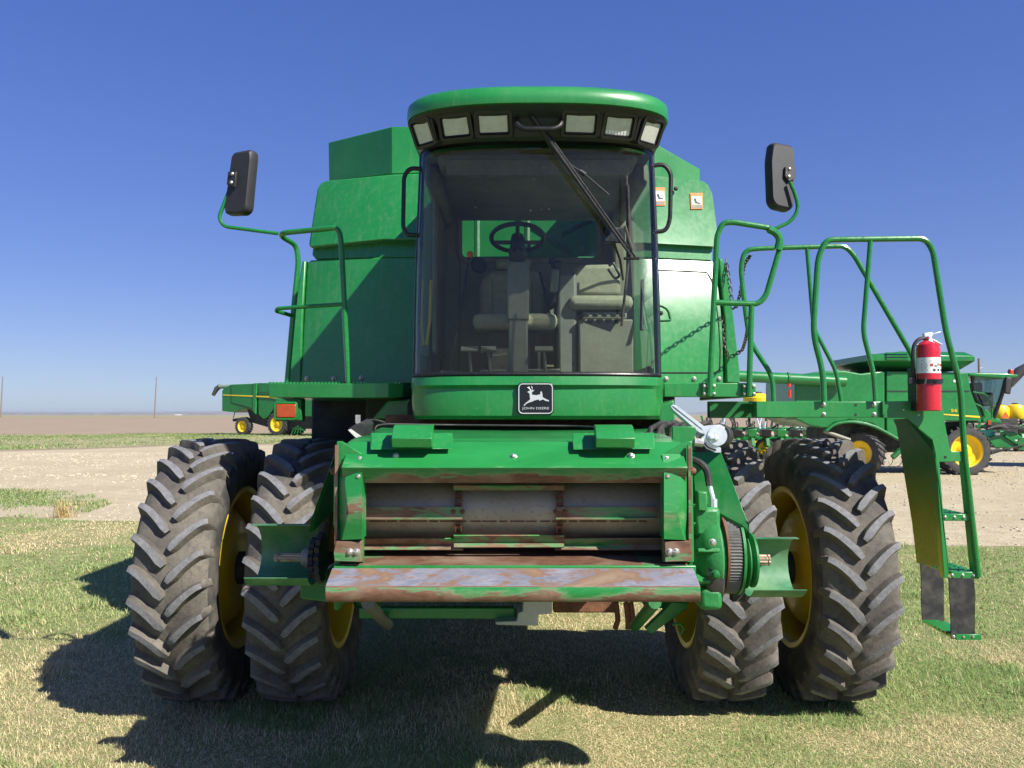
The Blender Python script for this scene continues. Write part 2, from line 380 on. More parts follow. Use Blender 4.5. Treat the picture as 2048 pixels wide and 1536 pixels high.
def blades(name, xy, hgt, wid, cols, lean, mat='grass_blade', label=None, cat=None, z=.006):
    n = len(xy); a = rng.random(n) * 2 * np.pi; l = lean * (.3 + rng.random(n)); d = np.stack([np.cos(a), np.sin(a)], 1)
    s = np.stack([-d[:, 1], d[:, 0]], 1) * (wid / 2)[:, None]; co = np.zeros((n, 5, 3))
    b = xy; mid = b + d * (hgt * l * .35)[:, None]; tip = b + d * (hgt * l)[:, None]
    co[:, 0, :2] = b - s; co[:, 1, :2] = b + s; co[:, 2, :2] = mid + s * .8; co[:, 3, :2] = mid - s * .8; co[:, 4, :2] = tip
    up = hgt * np.sqrt(np.clip(1 - .5 * l * l, .15, 1)); co[:, :2, 2] = z; co[:, 2:4, 2] = (z + up * .6)[:, None]; co[:, 4, 2] = z + up
    me = bpy.data.meshes.new(name); me.vertices.add(n * 5); me.vertices.foreach_set('co', co.reshape(-1))
    base = (np.arange(n) * 5)[:, None]; li = np.concatenate([base + np.array([[0, 1, 2, 3]]), base + np.array([[3, 2, 4]])], 1)
    me.loops.add(n * 7); me.loops.foreach_set('vertex_index', li.reshape(-1).astype(np.int32)); me.polygons.add(n * 2)
    ls = np.stack([np.arange(n) * 7, np.arange(n) * 7 + 4], 1).reshape(-1); me.polygons.foreach_set('loop_start', ls.astype(np.int32))
    me.update(calc_edges=True)
    at = me.color_attributes.new('tint', 'FLOAT_COLOR', 'POINT'); c4 = np.ones((n, 5, 4)); c4[:, :, :3] = cols[:, None, :]; at.data.foreach_set('color', c4.reshape(-1))
    me.materials.append(MATS[mat]); o = bpy.data.objects.new(name, me); COL.objects.link(o); o['kind'] = 'stuff'
    if label: tag(o, label, cat)
    return o
m = NT('grass_blade'); a = m.n('ShaderNodeVertexColor', layer_name='tint'); m.set(Base_Color=a.outputs[0], Roughness=.7)
m.b.inputs['Specular IOR Level'].default_value = .2
tl = m.n('ShaderNodeBsdfTranslucent'); m.l(a.outputs[0], tl.inputs[0]); mxs = m.n('ShaderNodeMixShader'); mxs.inputs[0].default_value = .3
m.l(m.b.outputs[0], mxs.inputs[1]); m.l(tl.outputs[0], mxs.inputs[2]); m.l(mxs.outputs[0], m.out.inputs[0])
def inpoly(x, y, poly):
    r = np.zeros(len(x), bool); n = len(poly)
    for i in range(n):
        x0, y0 = poly[i][:2]; x1, y1 = poly[(i + 1) % n][:2]
        if abs(y1 - y0) < 1e-9: continue
        c = ((y0 > y) != (y1 > y)) & (x < (x1 - x0) * (y - y0) / (y1 - y0) + x0); r ^= c
    return r
STRAW = np.array([.74, .62, .36]); OLIVE = np.array([.44, .48, .20]); LEAF = np.array([.255, .385, .12]); DEAD = np.array([.45, .33, .19])
SPOTS = [(1130, 1450, .30, .55), (1350, 1425, .45, .5), (1660, 1490, .5, .3), (1960, 1490, .5, .35), (470, 1510, .35, .3), (1250, 1525, .5, .4), (160, 1380, .8, .25), (1290, 1250, .9, .4), (120, 1075, 1.6, .25),
         (1800, 1370, .6, -.35), (1960, 1370, .5, -.3), (540, 1440, .3, -.4), (60, 1230, .9, -.2), (1600, 1420, .4, -.25), (1480, 1525, .4, -.2), (250, 1130, 1.0, -.25)]
SPOTS = [(PG(a, b), r_, k_) for a, b, r_, k_ in SPOTS]
def spots(x, y): return sum(k_ * np.exp(-((x - p.x) ** 2 + (y - p.y) ** 2) / (r_ * r_)) for p, r_, k_ in SPOTS)
def grass_cols(x, y, seed, dryness=0.):
    d = spots(x, y) * 1.2 + fbm(x, y, 1.6, seed) + .35 * (fbm(x, y, .25, seed + 9) - .5) + dryness; g = fbm(x, y, 2.4, seed + 20)
    r = rng.random(len(x)); d = np.clip((d - .52) / .18, 0, 1) * .80 + .09
    c = np.where((r < d)[:, None], STRAW, np.where((rng.random(len(x)) < np.clip((g - .25) / .4, .42, .9))[:, None], LEAF, OLIVE))
    c = np.where((rng.random(len(x)) < .10 * d)[:, None], DEAD, c)
    return c * (.72 + .55 * rng.random(len(x)))[:, None]
def field_of(y0, y1, dens, poly, half=.68, xlim=None):
    a = (y1 - y0) * half * (y0 + y1) * 1.05; n = int(a * dens); y = np.sqrt(rng.random(n) * (y1 ** 2 - y0 ** 2) + y0 ** 2); x = (rng.random(n) * 2 - 1) * (half * y + .3)
    if xlim: k = (x > xlim[0]) & (x < xlim[1]); x, y = x[k], y[k]
    k = inpoly(x, y, poly); return x[k], y[k]
GX, GY, GH, GW = [], [], [], []
for y0, y1, dens, h, w in ((4.3, 5.6, 9500, .040, .0030), (5.6, 7.2, 6000, .042, .0038), (7.2, 9.5, 2800, .044, .0058), (9.5, 16.5, 1100, .046, .009)):
    x, y = field_of(y0, y1, dens, LAWN)
    t = fbm(x, y, 1.3, 77) - .45 * np.clip(spots(x, y), -.3, .5); k = rng.random(len(x)) < np.clip(.5 + 1.3 * (t - .3), .16, 1); x, y, t = x[k], y[k], t[k]
    tuft = np.clip((fbm(x, y, .55, 88, 3) - .60) * 4, 0, 1); sp_ = spots(x, y); hf = np.clip(1 - 1.3 * sp_, .35, 1.6)
    GX.append(x); GY.append(y); GH.append(h * hf * (.35 + .75 * rng.random(len(x)) + 1.5 * tuft)); GW.append(np.full(len(x), w) * (.7 + .6 * rng.random(len(x))))
GX, GY, GH, GW = map(np.concatenate, (GX, GY, GH, GW))
blades('lawn_grass', np.stack([GX, GY], 1), GH, GW, grass_cols(GX, GY, 41), 1.3, label='short patchy half-dry lawn grass under the large harvester', cat='grass')
sx, sy = [], []
for p, r_, k_ in SPOTS:
    if k_ > 0: n = int(16000 * r_ * r_ * k_ / .5); sx.append(rng.normal(p.x, r_ * .62, n)); sy.append(rng.normal(p.y, r_ * .62, n))
sx, sy = np.concatenate(sx), np.concatenate(sy); k = (sy > 4.3) & inpoly(sx, sy, LAWN) & (rng.random(len(sx)) < np.clip((fbm(sx, sy, .35, 93) - .3) * 3, .1, 1)); sx, sy = sx[k], sy[k]
blades('straw_litter', np.stack([sx, sy], 1), .012 + .012 * rng.random(len(sx)), .0025 + .0006 * sy, np.tile(STRAW * 1.05, (len(sx), 1)) * (.7 + .45 * rng.random(len(sx)))[:, None], 2.8, label='bleached straw litter lying in dry spots of the lawn', cat='straw')
x, y = field_of(14, 26, 620, PATCH, .72); k = rng.random(len(x)) < np.clip((fbm(x, y, 2.2, 71) - .36) * 5, .04, 1); x, y = x[k], y[k]
blades('patch_grass', np.stack([x, y], 1), .035 + .05 * rng.random(len(x)), np.full(len(x), .014), grass_cols(x, y, 51, -.05) * np.array([.70, .78, .70]), 1.0, label='green grass patch growing into the pale gravel yard', cat='grass')
x, y = field_of(44, 86, 62, VERGE, .72, (-60, 16)); k = rng.random(len(x)) < np.clip((fbm(x, y, 7, 17) - .3) * 3.5, .12, 1); x, y = x[k], y[k]
blades('verge_grass', np.stack([x, y], 1), .05 + .10 * rng.random(len(x)) * (.3 + (fbm(x, y, 3, 5) > .55)), np.full(len(x), .036), grass_cols(x, y, 61, .0) * np.array([.66, .74, .66]), .9, label='rough green grass verge between gravel yard and ploughed field', cat='grass')
# a dry yellow weed at the gravel's edge
wp = PG(128, 1036); n = 90; q = rng.normal(0, .09, (n, 2)) + np.array([wp.x, wp.y])
blades('dry_weed', q, .18 + .28 * rng.random(n), np.full(n, .010), np.tile(np.array([.55, .42, .17]), (n, 1)) * (.7 + .5 * rng.random(n))[:, None], .8, label='dry yellow weed tuft at the edge of lawn and gravel', cat='weed')
# loose stones of the yard
def stones(name, x, y, s, mat, label):
    n = len(x); b = np.array([(1, 0, 0), (-.5, .87, 0), (-.5, -.87, 0), (.35, .3, .75), (-.4, .05, .65), (.1, -.5, .6)]); F = np.array([(0, 1, 3), (1, 4, 3), (1, 2, 4), (2, 5, 4), (2, 0, 5), (0, 3, 5), (3, 4, 5)])
    a = rng.random(n) * 6.28; ca, sa = np.cos(a), np.sin(a); pts = b[None] * (s[:, None, None] * (.7 + .6 * rng.random((n, 1, 3))))
    co = np.stack([pts[..., 0] * ca[:, None] - pts[..., 1] * sa[:, None] + x[:, None], pts[..., 0] * sa[:, None] + pts[..., 1] * ca[:, None] + y[:, None], pts[..., 2] * .7 + .002], -1)
    me = bpy.data.meshes.new(name); me.from_pydata(co.reshape(-1, 3).tolist(), [], (F[None] + (np.arange(n) * 6)[:, None, None]).reshape(-1, 3).tolist())
    me.materials.append(MATS[mat]); o = bpy.data.objects.new(name, me); COL.objects.link(o); o['kind'] = 'stuff'; return tag(o, label, 'gravel')
basic('stone', (.44, .385, .28), .9, var=.22, scale=3)
GRAV = [(-60, 12), (60, 11), (60, 42), gp(420, 892), gp(0, 905), (-60, 42)]
x, y = field_of(11.5, 42, 26, GRAV, .70); k = ~inpoly(x, y, LAWN) & ~inpoly(x, y, PATCH); x, y = x[k], y[k]
k = rng.random(len(x)) < np.clip((fbm(x, y, 3, 15) - .3) * 2.2, .08, 1); x, y = x[k], y[k]
stones('gravel_stones', x, y, .012 + .035 * rng.random(len(x)) ** 2.5 + .0006 * y, 'stone', 'pale loose stones strewn over the gravel yard')
pc = PG(150, 952); n = 60; stones('stone_scatter', pc.x + rng.normal(0, .9, n), pc.y + rng.normal(0, .5, n), .03 + .07 * rng.random(n), 'stone', 'cluster of larger pale stones on the gravel left of the harvester')

# ================================================================== THE LARGE HARVESTER
YA = 5.86
CB = empty('combine_harvester', (0, YA, 0), 'large green combine harvester facing us with dual front wheels, no header, and open feeder mouth', 'combine')
G = 'green_paint'
# ------------------------------------------------------------------ wheels
def tyre_geo(R0=.872, hw=.245, n_lug=28, lug_h=.047):
    rc = R0 - lug_h
    prof = [(.515, .17), (.53, .20), (.58, .226), (.66, .243), (.73, .243), (.775, .228), (rc - .014, .195), (rc - .004, .12), (rc, 0)]
    full = [(r, -h) for r, h in prof] + [(r, h) for r, h in reversed(prof[:-1])]
    pr = sorted((h, r) for r, h in prof[4:])
    def rad(x):
        x = abs(x)
        for (a, ra), (b, rb) in zip(pr, pr[1:]):
            if a <= x <= b: return ra + (rb - ra) * (x - a) / (b - a)
        return pr[-1][1]
    carc = lathe(full, (0, 0, 0), (1, 0, 0), 72)
    nc = len(carc[1]); vs_, fs_ = [], []
    for sgn in (-1, 1):
        for k in range(n_lug):
            a0 = 2 * math.pi * (k + (.5 if sgn > 0 else 0)) / n_lug; st = []; N = 9; jit = random.uniform(-.006, .006)
            for i in range(N + 1):
                t = i / N; x = .012 + t * .232; s = .19 * (1 - (1 - t) ** 1.55) * .98; st.append((x, s + jit))
            base = len(vs_)
            for i, (x, s) in enumerate(st):
                p, q = st[max(0, i - 1)], st[min(N, i + 1)]; dx, ds = q[0] - p[0], q[1] - p[1]; L = math.hypot(dx, ds); nx, ns = -ds / L, dx / L
                t = i / N; wt = .0265 - .0085 * t + random.uniform(-.0014, .0014); wb = wt + .013
                if i == 0: wt *= .62; wb *= .7
                rt = R0 - .05 * max(0, (x - .19) / .05) ** 2 * .6 - .006 * (x / .2) ** 2 - (.012 if i == 0 else 0)
                if i == N: rt = rad(.238) + .012
                for w, rr in ((-wb, 0), (-wt * 1.08, .80), (-wt * .84, 1), (wt * .84, 1), (wt * 1.08, .80), (wb, 0)):
                    xx = max(.0, min(.246, x + nx * w)); ss = s + ns * w
                    rb_ = rad(min(xx, .243)) - .004; r_ = rb_ + (rt - rb_) * rr; a = a0 + ss / R0
                    vs_.append(Vector((sgn * xx, -r_ * math.cos(a), r_ * math.sin(a))))
            for i in range(N):
                for c in range(5):
                    q = (base + i * 6 + c, base + i * 6 + c + 1, base + i * 6 + c + 7, base + i * 6 + c + 6); fs_.append(q if sgn > 0 else q[::-1])
            e = base + N * 6; fs_ += [tuple(base + c for c in range(5, -1, -1)), tuple(e + c for c in range(6))]
    g = join(carc, (vs_, fs_)); return g, nc
def tyre_mesh():
    g, nc = tyre_geo(); o = put('tyre', g, ['tyre_carcass', 'tyre_lug', 'sidewall_rubber'], angle=42); me = o.data
    mi = np.ones(len(me.polygons), np.int32); mi[:nc] = 0
    for p in me.polygons:
        if p.index < nc and math.hypot(p.center.y, p.center.z) < .765: mi[p.index] = 2
        elif p.index >= nc and abs(p.normal.dot(Vector((0, p.center.y, p.center.z)).normalized())) < .55: mi[p.index] = 0
    me.polygons.foreach_set('material_index', mi); return o
def rim_geo(s):                           # s = side to which the dish bulges
    barrel = lathe([(.545, -.205), (.535, -.212), (.505, -.205), (.485, -.17), (.47, -.12), (.465, 0), (.47, .12), (.485, .17), (.505, .205), (.535, .212), (.545, .205), (.53, .195), (.515, .17), (.495, .11), (.49, 0), (.495, -.11), (.515, -.17), (.53, -.195)], (0, 0, 0), (1, 0, 0), 48, close=True)
    dish = lathe([(.475, s * .02), (.43, s * .05), (.36, s * .13), (.30, s * .165), (.20, s * .17), (.0, s * .17), (.0, s * .155), (.20, s * .155), (.29, s * .15), (.35, s * .115), (.42, s * .03), (.475, 0)], (0, 0, 0), (1, 0, 0), 40)
    return join(barrel, dish)
tm = tyre_mesh()
for i, (x, side) in enumerate(((-2.035, 1), (-1.362, -1), (1.372, 1), (2.075, -1))):
    w = empty('wheel', (x, YA, .866), parent=CB)
    t = tm if i == 0 else tm.copy()
    if i: COL.objects.link(t)
    t.parent = w; t.rotation_euler = (random.random() * 6.28 if i else .05, 0, 0); t.matrix_parent_inverse.identity()
    rr = put('rim', rim_geo(side), 'yellow_paint'); rr.parent = w
    for k in range(10 if i in (1, 2) else 0):
        a = k * .628 + .2; b = put('wheel_bolt', lathe([(0, side * .20), (.014, side * .198), (.016, side * .165)], (0, .24 * math.cos(a), .24 * math.sin(a)), (1, 0, 0), 8), 'bolt_steel'); b.parent = w
for a, b in ((-2.05, -.7), (.7, 2.05)): put('axle_tube', cyl((a, YA, .853), (b, YA, .853), .11, 20), 'dark_machinery', CB)
put('front_axle', box(-.98, .98, YA - .02, YA + .30, .78, 1.12), 'dark_machinery', CB, bevel=.02)
for x in (-.96, .96): put('final_drive', box(x - .09, x + .09, YA - .22, YA + .3, .62, 1.15), 'green_shade', CB, bevel=.03)
# ------------------------------------------------------------------ body behind the cab
put('chassis', [box(-.92, .92, 5.35, 9.6, 1.22, 2.02), box(-.74, .74, 5.2, 8.6, 1.02, 1.24)], 'dark_machinery', CB, bevel=.02)
put('rear_hood', [box(-1.22, 1.22, 8.9, 10.9, 1.35, 3.0)], G, CB, bevel=.06)
for x in (-1.25, 1.25):
    w = empty('rear_wheel', (x, 9.75, .58), parent=CB)
    tt = put('tyre', lathe([(.33, -.17), (.38, -.21), (.5, -.22), (.57, -.18), (.59, 0), (.57, .18), (.5, .22), (.38, .21), (.33, .17)], (0, 0, 0), (1, 0, 0), 40), 'tyre_carcass'); tt.parent = w
    rm = put('rim', lathe([(.34, -.18), (.30, -.12), (.28, 0), (.0, 0), (.0, .02), (.28, .02), (.30, .12), (.34, .18)], (0, 0, 0), (1, 0, 0), 30), 'yellow_paint'); rm.parent = w
put('rear_axle', box(-1.2, 1.2, 9.65, 9.9, .55, .78), 'rusty_steel', CB, bevel=.02)
def slab(name, px, depth, mat, parent, bevel=.02, split=None, label=None):
    """outline (px, py, Y) traced on the machine's front, run back by depth"""
    pts = [P(*q) for q in px]; n = len(pts); v = pts + [p + Vector((0, depth, 0)) for p in pts]
    fr = [tuple(range(n))] if not split else split
    f = [tuple(q) for q in fr] + [tuple(i + n for i in reversed(q)) for q in fr] + [(i, (i + 1) % n, (i + 1) % n + n, i + n) for i in range(n)]
    return put(name, (v, f), mat, parent, bevel=bevel, angle=30, label=label)
Y0, Y1 = 6.28, 6.56                       # middle of the tank front, and its swept-back edges
# left half
tl_ = slab('tank_lower_panel', [(1024, 770, Y0), (1024, 512, Y0 + .06), (764, 514, Y0 + .06), (622, 520, Y1 + .04), (614, 526, Y1 + .05), (600, 767, Y1 - .02), (752, 768, Y0 - .02)], 2.2, 'green_gloss', CB, .012, [(0, 1, 2, 6), (6, 2, 3, 4, 5)])
slab('tank_band', [(880, 515, Y0 + .07), (880, 480, Y0 + .09), (770, 480, Y0 + .09), (626, 493, Y1 + .07), (624, 510, Y1 + .05), (632, 519, Y1 + .05), (766, 516, Y0 + .07)], 2.2, 'green_gloss', CB, .01, [(0, 1, 2, 6), (6, 2, 3, 4, 5)])
slab('tank_bulge', [(880, 481, Y0), (880, 345, Y0 + .14), (784, 348, Y0 + .14), (652, 361, Y1 + .10), (641, 366, Y1 + .10), (634, 378, Y1 + .09), (617, 490, Y1), (622, 496, Y1), (768, 481, Y0)], 2.2, 'green_gloss', CB, .018, [(0, 1, 2, 8), (8, 2, 3, 4, 5, 6, 7)])
slab('tank_extension', [(880, 345, Y0 + .2), (880, 253, Y0 + .2), (784, 253, Y0 + .2), (657, 285, Y1 + .32), (658, 362, Y1 + .32), (784, 348, Y0 + .2)], 1.9, G, CB, .006, [(0, 1, 2, 5), (5, 2, 3, 4)])
slab('body_fender', [(604, 522, Y1 + .02), (612, 520, Y1 + .02), (605, 640, Y1 - .01), (602, 767, Y1 - .03), (572, 767, Y1 - .03), (576, 690, Y1 - .01)], 2.6, 'green_gloss', CB, .012)
# right half: gently swept, each panel curved so that it leans back towards its top
def rp(px, py, lean): return P(px, py, Y0 + max(0, px - 1284) / FPX * 6.4 * .29 + lean)
def lean_low(py): t = max(0, (752 - py) / 240); return -.105 + .17 * t ** 2.1
def lean_up(py): t = max(0, (488 - py) / 140); return .055 * (1 - (1 - t) ** 2)
def curved(name, rows, cols, lean, mat='green_gloss', depth=2.0, base=1024):
    """rows: (py at the middle, py at the outer edge, outer px); cols: fractions of the way out"""
    g = []
    for pm, po, pe in rows:
        g.append([rp(base + (pe - base) * c, pm + (po - pm) * max(0, (base + (pe - base) * c - 1284) / (pe - 1284)), lean(pm)) for c in cols])
    return put(name, shell(g, lambda i, j, p: p + Vector((0, depth, 0))), mat, CB, angle=24)
cl_ = [0, .35, .62] + [.62 + .38 * k / 12 for k in range(1, 13)]
curved('tank_lower_panel', [(770, 769, 1446), (740, 740, 1446), (700, 700, 1445.5), (660, 660, 1444), (620, 620, 1441), (585, 586, 1437), (555, 557, 1433), (535, 538, 1430), (522, 526, 1427), (513, 519, 1420)], cl_, lean_low)
curved('tank_band', [(514, 520, 1424), (484, 494, 1424)], cl_, lambda py: .045 if py > 500 else .06, base=1215)
curved('tank_bulge', [(485, 493, 1432), (481, 489, 1437), (440, 446, 1432), (400, 407, 1427.5), (375, 385, 1424), (360, 370, 1416), (354, 364, 1409), (349, 361, 1400)], cl_, lean_up, base=1215)
slab('tank_extension', [(1215, 345, Y0 + .3), (1215, 262, Y0 + .3), (1268, 262, Y0 + .3), (1400, 338, Y0 + .5), (1400, 364, Y0 + .5), (1268, 352, Y0 + .3)], 1.9, G, CB, .006, [(0, 1, 2, 5), (5, 2, 3, 4)])
slab('body_fender', [(1438, 515, Y1 - .06), (1446, 518, Y1 - .05), (1456, 535, Y1 - .05), (1480, 740, Y1 - .1), (1480, 767, Y1 - .12), (1452, 767, Y1 - .12), (1449, 640, Y1 - .08)], 2.6, 'green_gloss', CB, .014)
# access door outline on the right panel, its pull, decals and fixings
def on_fold(px, py, lift=.004): return rp(px, py, (lean_low(py) if py > 505 else lean_up(py)) - lift)
seam = [on_fold(*q) for q in [(1316, 540 + .0), (1370, 542), (1414, 544), (1424, 560), (1432, 600), (1438, 650), (1441, 700), (1440, 738), (1432, 745), (1318, 745)]]
put('door_seam', tube(seam, .004, 6), 'dark_metal', CB)
pull = [on_fold(1316 + 24 * math.sin(a), 632 - 22 * math.cos(a)) for a in [k * math.pi / 8 for k in range(0, 5)]] + [on_fold(1342, 640), on_fold(1316, 641)]
put('door_pull', tube(pull, .007, 8, .01), 'green_shade', CB)
bolt(on_fold(1322, 626), (0, -1, 0), .014, CB, 'door_latch', 'dark_metal'); bolt(on_fold(1352, 377, .03), (0, -1, 0), .014, CB, 'rubber_stop', 'black_rubber')
for px in (1332, 1388, 1438): bolt(on_fold(px, 758), (0, -1, 0), .016, CB)
for px, py in ((613, 757), (667, 757), (722, 756)): bolt(P(px, py, Y0 - .03 + (752 - px) / 152 * (Y1 - Y0)), (-.3, -1, 0), .016, CB)
def sticker(pts, name, mat, parent, lift=0.): return put(name, prism([p + Vector((0, -lift, 0)) for p in pts], (0, .003, 0)), mat, parent)
for cx, cy, w, h in ((1393, 402, 12, 16), (1319, 393, 11, 18)):
    y = lambda a, b: on_fold(a, b, .008)
    d = sticker([y(cx - w, cy - h), y(cx + w, cy - h), y(cx + w + 1, cy + h), y(cx - w + 1, cy + h)], 'warning_decal', 'label_orange', CB)
    sticker([y(cx - w + 2, cy - h + 7), y(cx + w - 2, cy - h + 7), y(cx + w - 1, cy + h - 9), y(cx - w + 3, cy + h - 9)], 'decal_picture', 'white_label', d, .002)
    sticker([y(cx - w + 3, cy + h - 8), y(cx + w - 1, cy + h - 8), y(cx + w - 1, cy + h - 2), y(cx - w + 3, cy + h - 2)], 'decal_text', 'grey_plastic', d, .002)
    sticker([y(cx - 6, cy - 4), y(cx - 2, cy - 6), y(cx + 1, cy + 2), y(cx + 8, cy + 4), y(cx + 8, cy + 6), y(cx - 2, cy + 5)], 'decal_mark', 'label_ink', d, .004)
put('tank_rear_wall', box(-.7, .9, 8.0, 8.04, 2.2, 4.05), G, CB)
put('tank_front_wall', box(Xp(880, 6.46), Xp(1215, 6.46), 6.44, 6.47, 3.64, Zp(258, 6.46)), G, CB)
for a, b in (((1000, 415), (1140, 505)), ((955, 405), (955, 520)), ((1055, 405), (1055, 520)), ((1180, 440), (1120, 470))): put('tank_brace', tube([P(*a, 7.6), P(*b, 7.5)], .03, 8), 'green_shade', CB)
put('dark_recess_box', box(-1.50, -.925, 6.35, 8.8, 1.25, 2.13), 'dark_machinery', CB, bevel=.02)  # near-black boxes, left and right, paint the shaded recesses below the tank
put('dark_recess_box', box(.925, 1.22, 6.35, 8.8, 1.25, 2.13), 'dark_machinery', CB, bevel=.02)
# underside of the platforms, things seen in the dark between cab and feeder
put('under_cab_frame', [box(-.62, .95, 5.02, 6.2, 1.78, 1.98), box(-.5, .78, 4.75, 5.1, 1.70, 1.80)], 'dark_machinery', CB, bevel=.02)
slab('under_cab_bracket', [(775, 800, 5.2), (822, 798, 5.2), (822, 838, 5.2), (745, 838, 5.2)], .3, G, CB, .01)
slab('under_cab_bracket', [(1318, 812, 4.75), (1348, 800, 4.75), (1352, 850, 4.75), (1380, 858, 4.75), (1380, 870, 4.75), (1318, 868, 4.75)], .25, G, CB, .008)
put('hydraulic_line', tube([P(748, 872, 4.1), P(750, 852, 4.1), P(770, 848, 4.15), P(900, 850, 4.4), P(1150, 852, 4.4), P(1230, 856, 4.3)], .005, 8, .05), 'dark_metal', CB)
for a in range(7):
    x = 1300 + a * 14; put('hydraulic_hose', tube([P(x, 880, 4.3), P(x + 8 * math.sin(a * 2.1), 858 - 3 * (a % 3), 4.32 + .05 * a), P(x + 22 + 6 * math.cos(a), 844 + 4 * (a % 2), 4.6), P(x + 40, 852, 4.95)], .014, 8, .06), 'black_rubber', CB)
# ------------------------------------------------------------------ cab
CXC = .14
def plan(hw, ys, d, z, n=2.5, k=28, cx=CXC):
    out = []
    for i in range(k + 1):
        t = -math.pi / 2 + math.pi * i / k; s, c = math.sin(t), math.cos(t)
        out.append(Vector((cx + hw * math.copysign(abs(s) ** (2 / n), s), ys - d * abs(c) ** (2 / n), z)))
    return out
zs0, zs1 = Zp(748, 4.47), Zp(277, 4.47)
cab = empty('cab', (CXC, 5.4, zs0), parent=CB)
def ring(hw, ys, d, z, yb, n=2.5): return plan(hw, ys, d, z, n) + [Vector((CXC + hw, (ys + yb) / 2, z)), Vector((CXC + hw * .98, yb, z)), Vector((CXC, yb, z)), Vector((CXC - hw * .98, yb, z)), Vector((CXC - hw, (ys + yb) / 2, z))]
ws_rows = []
for i in range(9):
    t = i / 8; bow = .02 * math.sin(math.pi * t); ws_rows.append(plan(.682 - .034 * t + bow * .3, 4.74, .27 + bow - .01 * t, zs0 + (zs1 - zs0) * t))
inward = lambda i, j, p: p + (Vector((CXC, 5.3, p.z)) - p).normalized() * .006
put('windshield', grid(ws_rows), 'tinted_glass', cab)
# rubber seal round the glass
put('windshield_seal', [tube(ws_rows[0], .010, 8), tube([r[0] for r in ws_rows], .012, 8), tube([r[-1] for r in ws_rows], .012, 8)], 'black_plastic', cab)
zn0, zn1 = Zp(750, 4.46), Zp(839, 4.46); hn = zn0 - zn1
nose = [ring(.68, 4.75, .26, zn0 - .002, 6.0), ring(.698, 4.75, .285, zn0 - .006, 6.0), ring(.702, 4.75, .295, zn0 - hn * .22, 6.0), ring(.698, 4.75, .275, zn0 - hn * .30, 6.0), ring(.698, 4.75, .28, zn0 - hn * .6, 6.0), ring(.69, 4.75, .275, zn1 + .02, 6.0), ring(.678, 4.75, .25, zn1, 6.0)]
g = grid(nose, True); k = len(nose[0]); g[1].extend([tuple(range(k)), tuple(range(len(g[0]) - 1, len(g[0]) - 1 - k, -1))]); put('nose_panel', g, G, cab, angle=28)
# roof, visor
zr = Zp(205, 4.28)
vis_rows = [plan(.655, 4.74, .275, zs1 - .012), plan(.668, 4.73, .29, zs1 + .012), plan(.698, 4.66, .345, zr - .03), plan(.704, 4.64, .36, zr + .004)]
put('visor', shell(vis_rows, lambda i, j, p: p + (Vector((CXC, 5.6, p.z)) - p).normalized() * .06), 'black_plastic', cab, angle=40)
roof = [ring(.66, 4.68, .33, zr - .004, 6.34), ring(.712, 4.64, .372, zr - .004, 6.36), ring(.716, 4.64, .378, zr + .02, 6.38), ring(.712, 4.64, .372, zr + .068, 6.38), ring(.698, 4.66, .36, zr + .092, 6.34), ring(.655, 4.7, .32, zr + .106, 6.26), ring(.4, 4.8, .2, zr + .114, 6.0)]
g = grid(roof, True); k = len(roof[0]); g[1].extend([tuple(range(k)), tuple(range(len(g[0]) - 1, len(g[0]) - 1 - k, -1))]); put('roof', g, G, cab, angle=50)
def on_visor(px, f):                      # f: 0 = bottom, 1 = top of the visor
    a, b = plan(.668, 4.73, .29, zs1 + .012, k=200), plan(.698, 4.66, .345, zr - .03, k=200)
    best = min(range(1, 200), key=lambda i: abs(proj(a[i] * (1 - f) + b[i] * f)[0] - px)); p = a[best] * (1 - f) + b[best] * f
    T = ((a[best + 1] - a[best - 1]) + (b[best + 1] - b[best - 1])).normalized(); U = ((b[best] - a[best]).normalized() * .55 + Vector((0, 0, .45))).normalized(); N = T.cross(U).normalized()
    if N.y > 0: N = -N
    return p, T, N.cross(T).normalized() if N.cross(T).z > 0 else -N.cross(T).normalized(), N
def rrect(c, T, U, w, h, r, n=4):
    out = []
    for sx, sy, a0 in ((1, 1, 0), (-1, 1, 90), (-1, -1, 180), (1, -1, 270)):
        for i in range(n + 1):
            a = R(a0 + 90 * i / n); out.append(c + T * (sx * (w - r) + r * math.cos(a)) + U * (sy * (h - r) + r * math.sin(a)))
    return out
for px, w, f in ((851, .058, .46), (914, .072, .50), (989, .078, .52), (1161, .078, .52), (1236, .072, .50), (1297, .058, .46)):
    p, T, U, N = on_visor(px, f); h = .049
    if px in (851, 1297): h = .056
    # raised surround with the lamp sunk in it
    o_ = rrect(p + N * .030, T, U, w + .022, h + .020, .02); i_ = rrect(p + N * .030, T, U, w + .006, h + .006, .012); b_ = rrect(p + N * -.004, T, U, w + .004, h + .004, .012); s_ = rrect(p - N * .02, T, U, w + .03, h + .028, .02)
    surround = put('lamp_surround', grid([s_, o_, i_, b_], True), 'black_plastic', cab, angle=40)
    lamp = put('work_lamp', prism(rrect(p + N * .018, T, U, w, h, .012), -N * .03), 'lens_glass', cab, bevel=.004)
    put('lamp_bezel', tube(rrect(p + N * .018, T, U, w, h, .012), .005, 6, closed=True), 'black_plastic', lamp)
    if px > 1200 and px < 1250:
        for q in range(8): put('reflector_cell', prism(rrect(p + N * .019 + T * ((q - 3.5) * .017) - U * .034, T, U, .006, .010, .002), -N * .002), 'white_label', lamp)
p, T, U, N = on_visor(1075, .62)
put('wiper_bay', prism(rrect(p + N * .004, T, U, .135, .085, .02), -N * .02), 'dark_metal', cab)
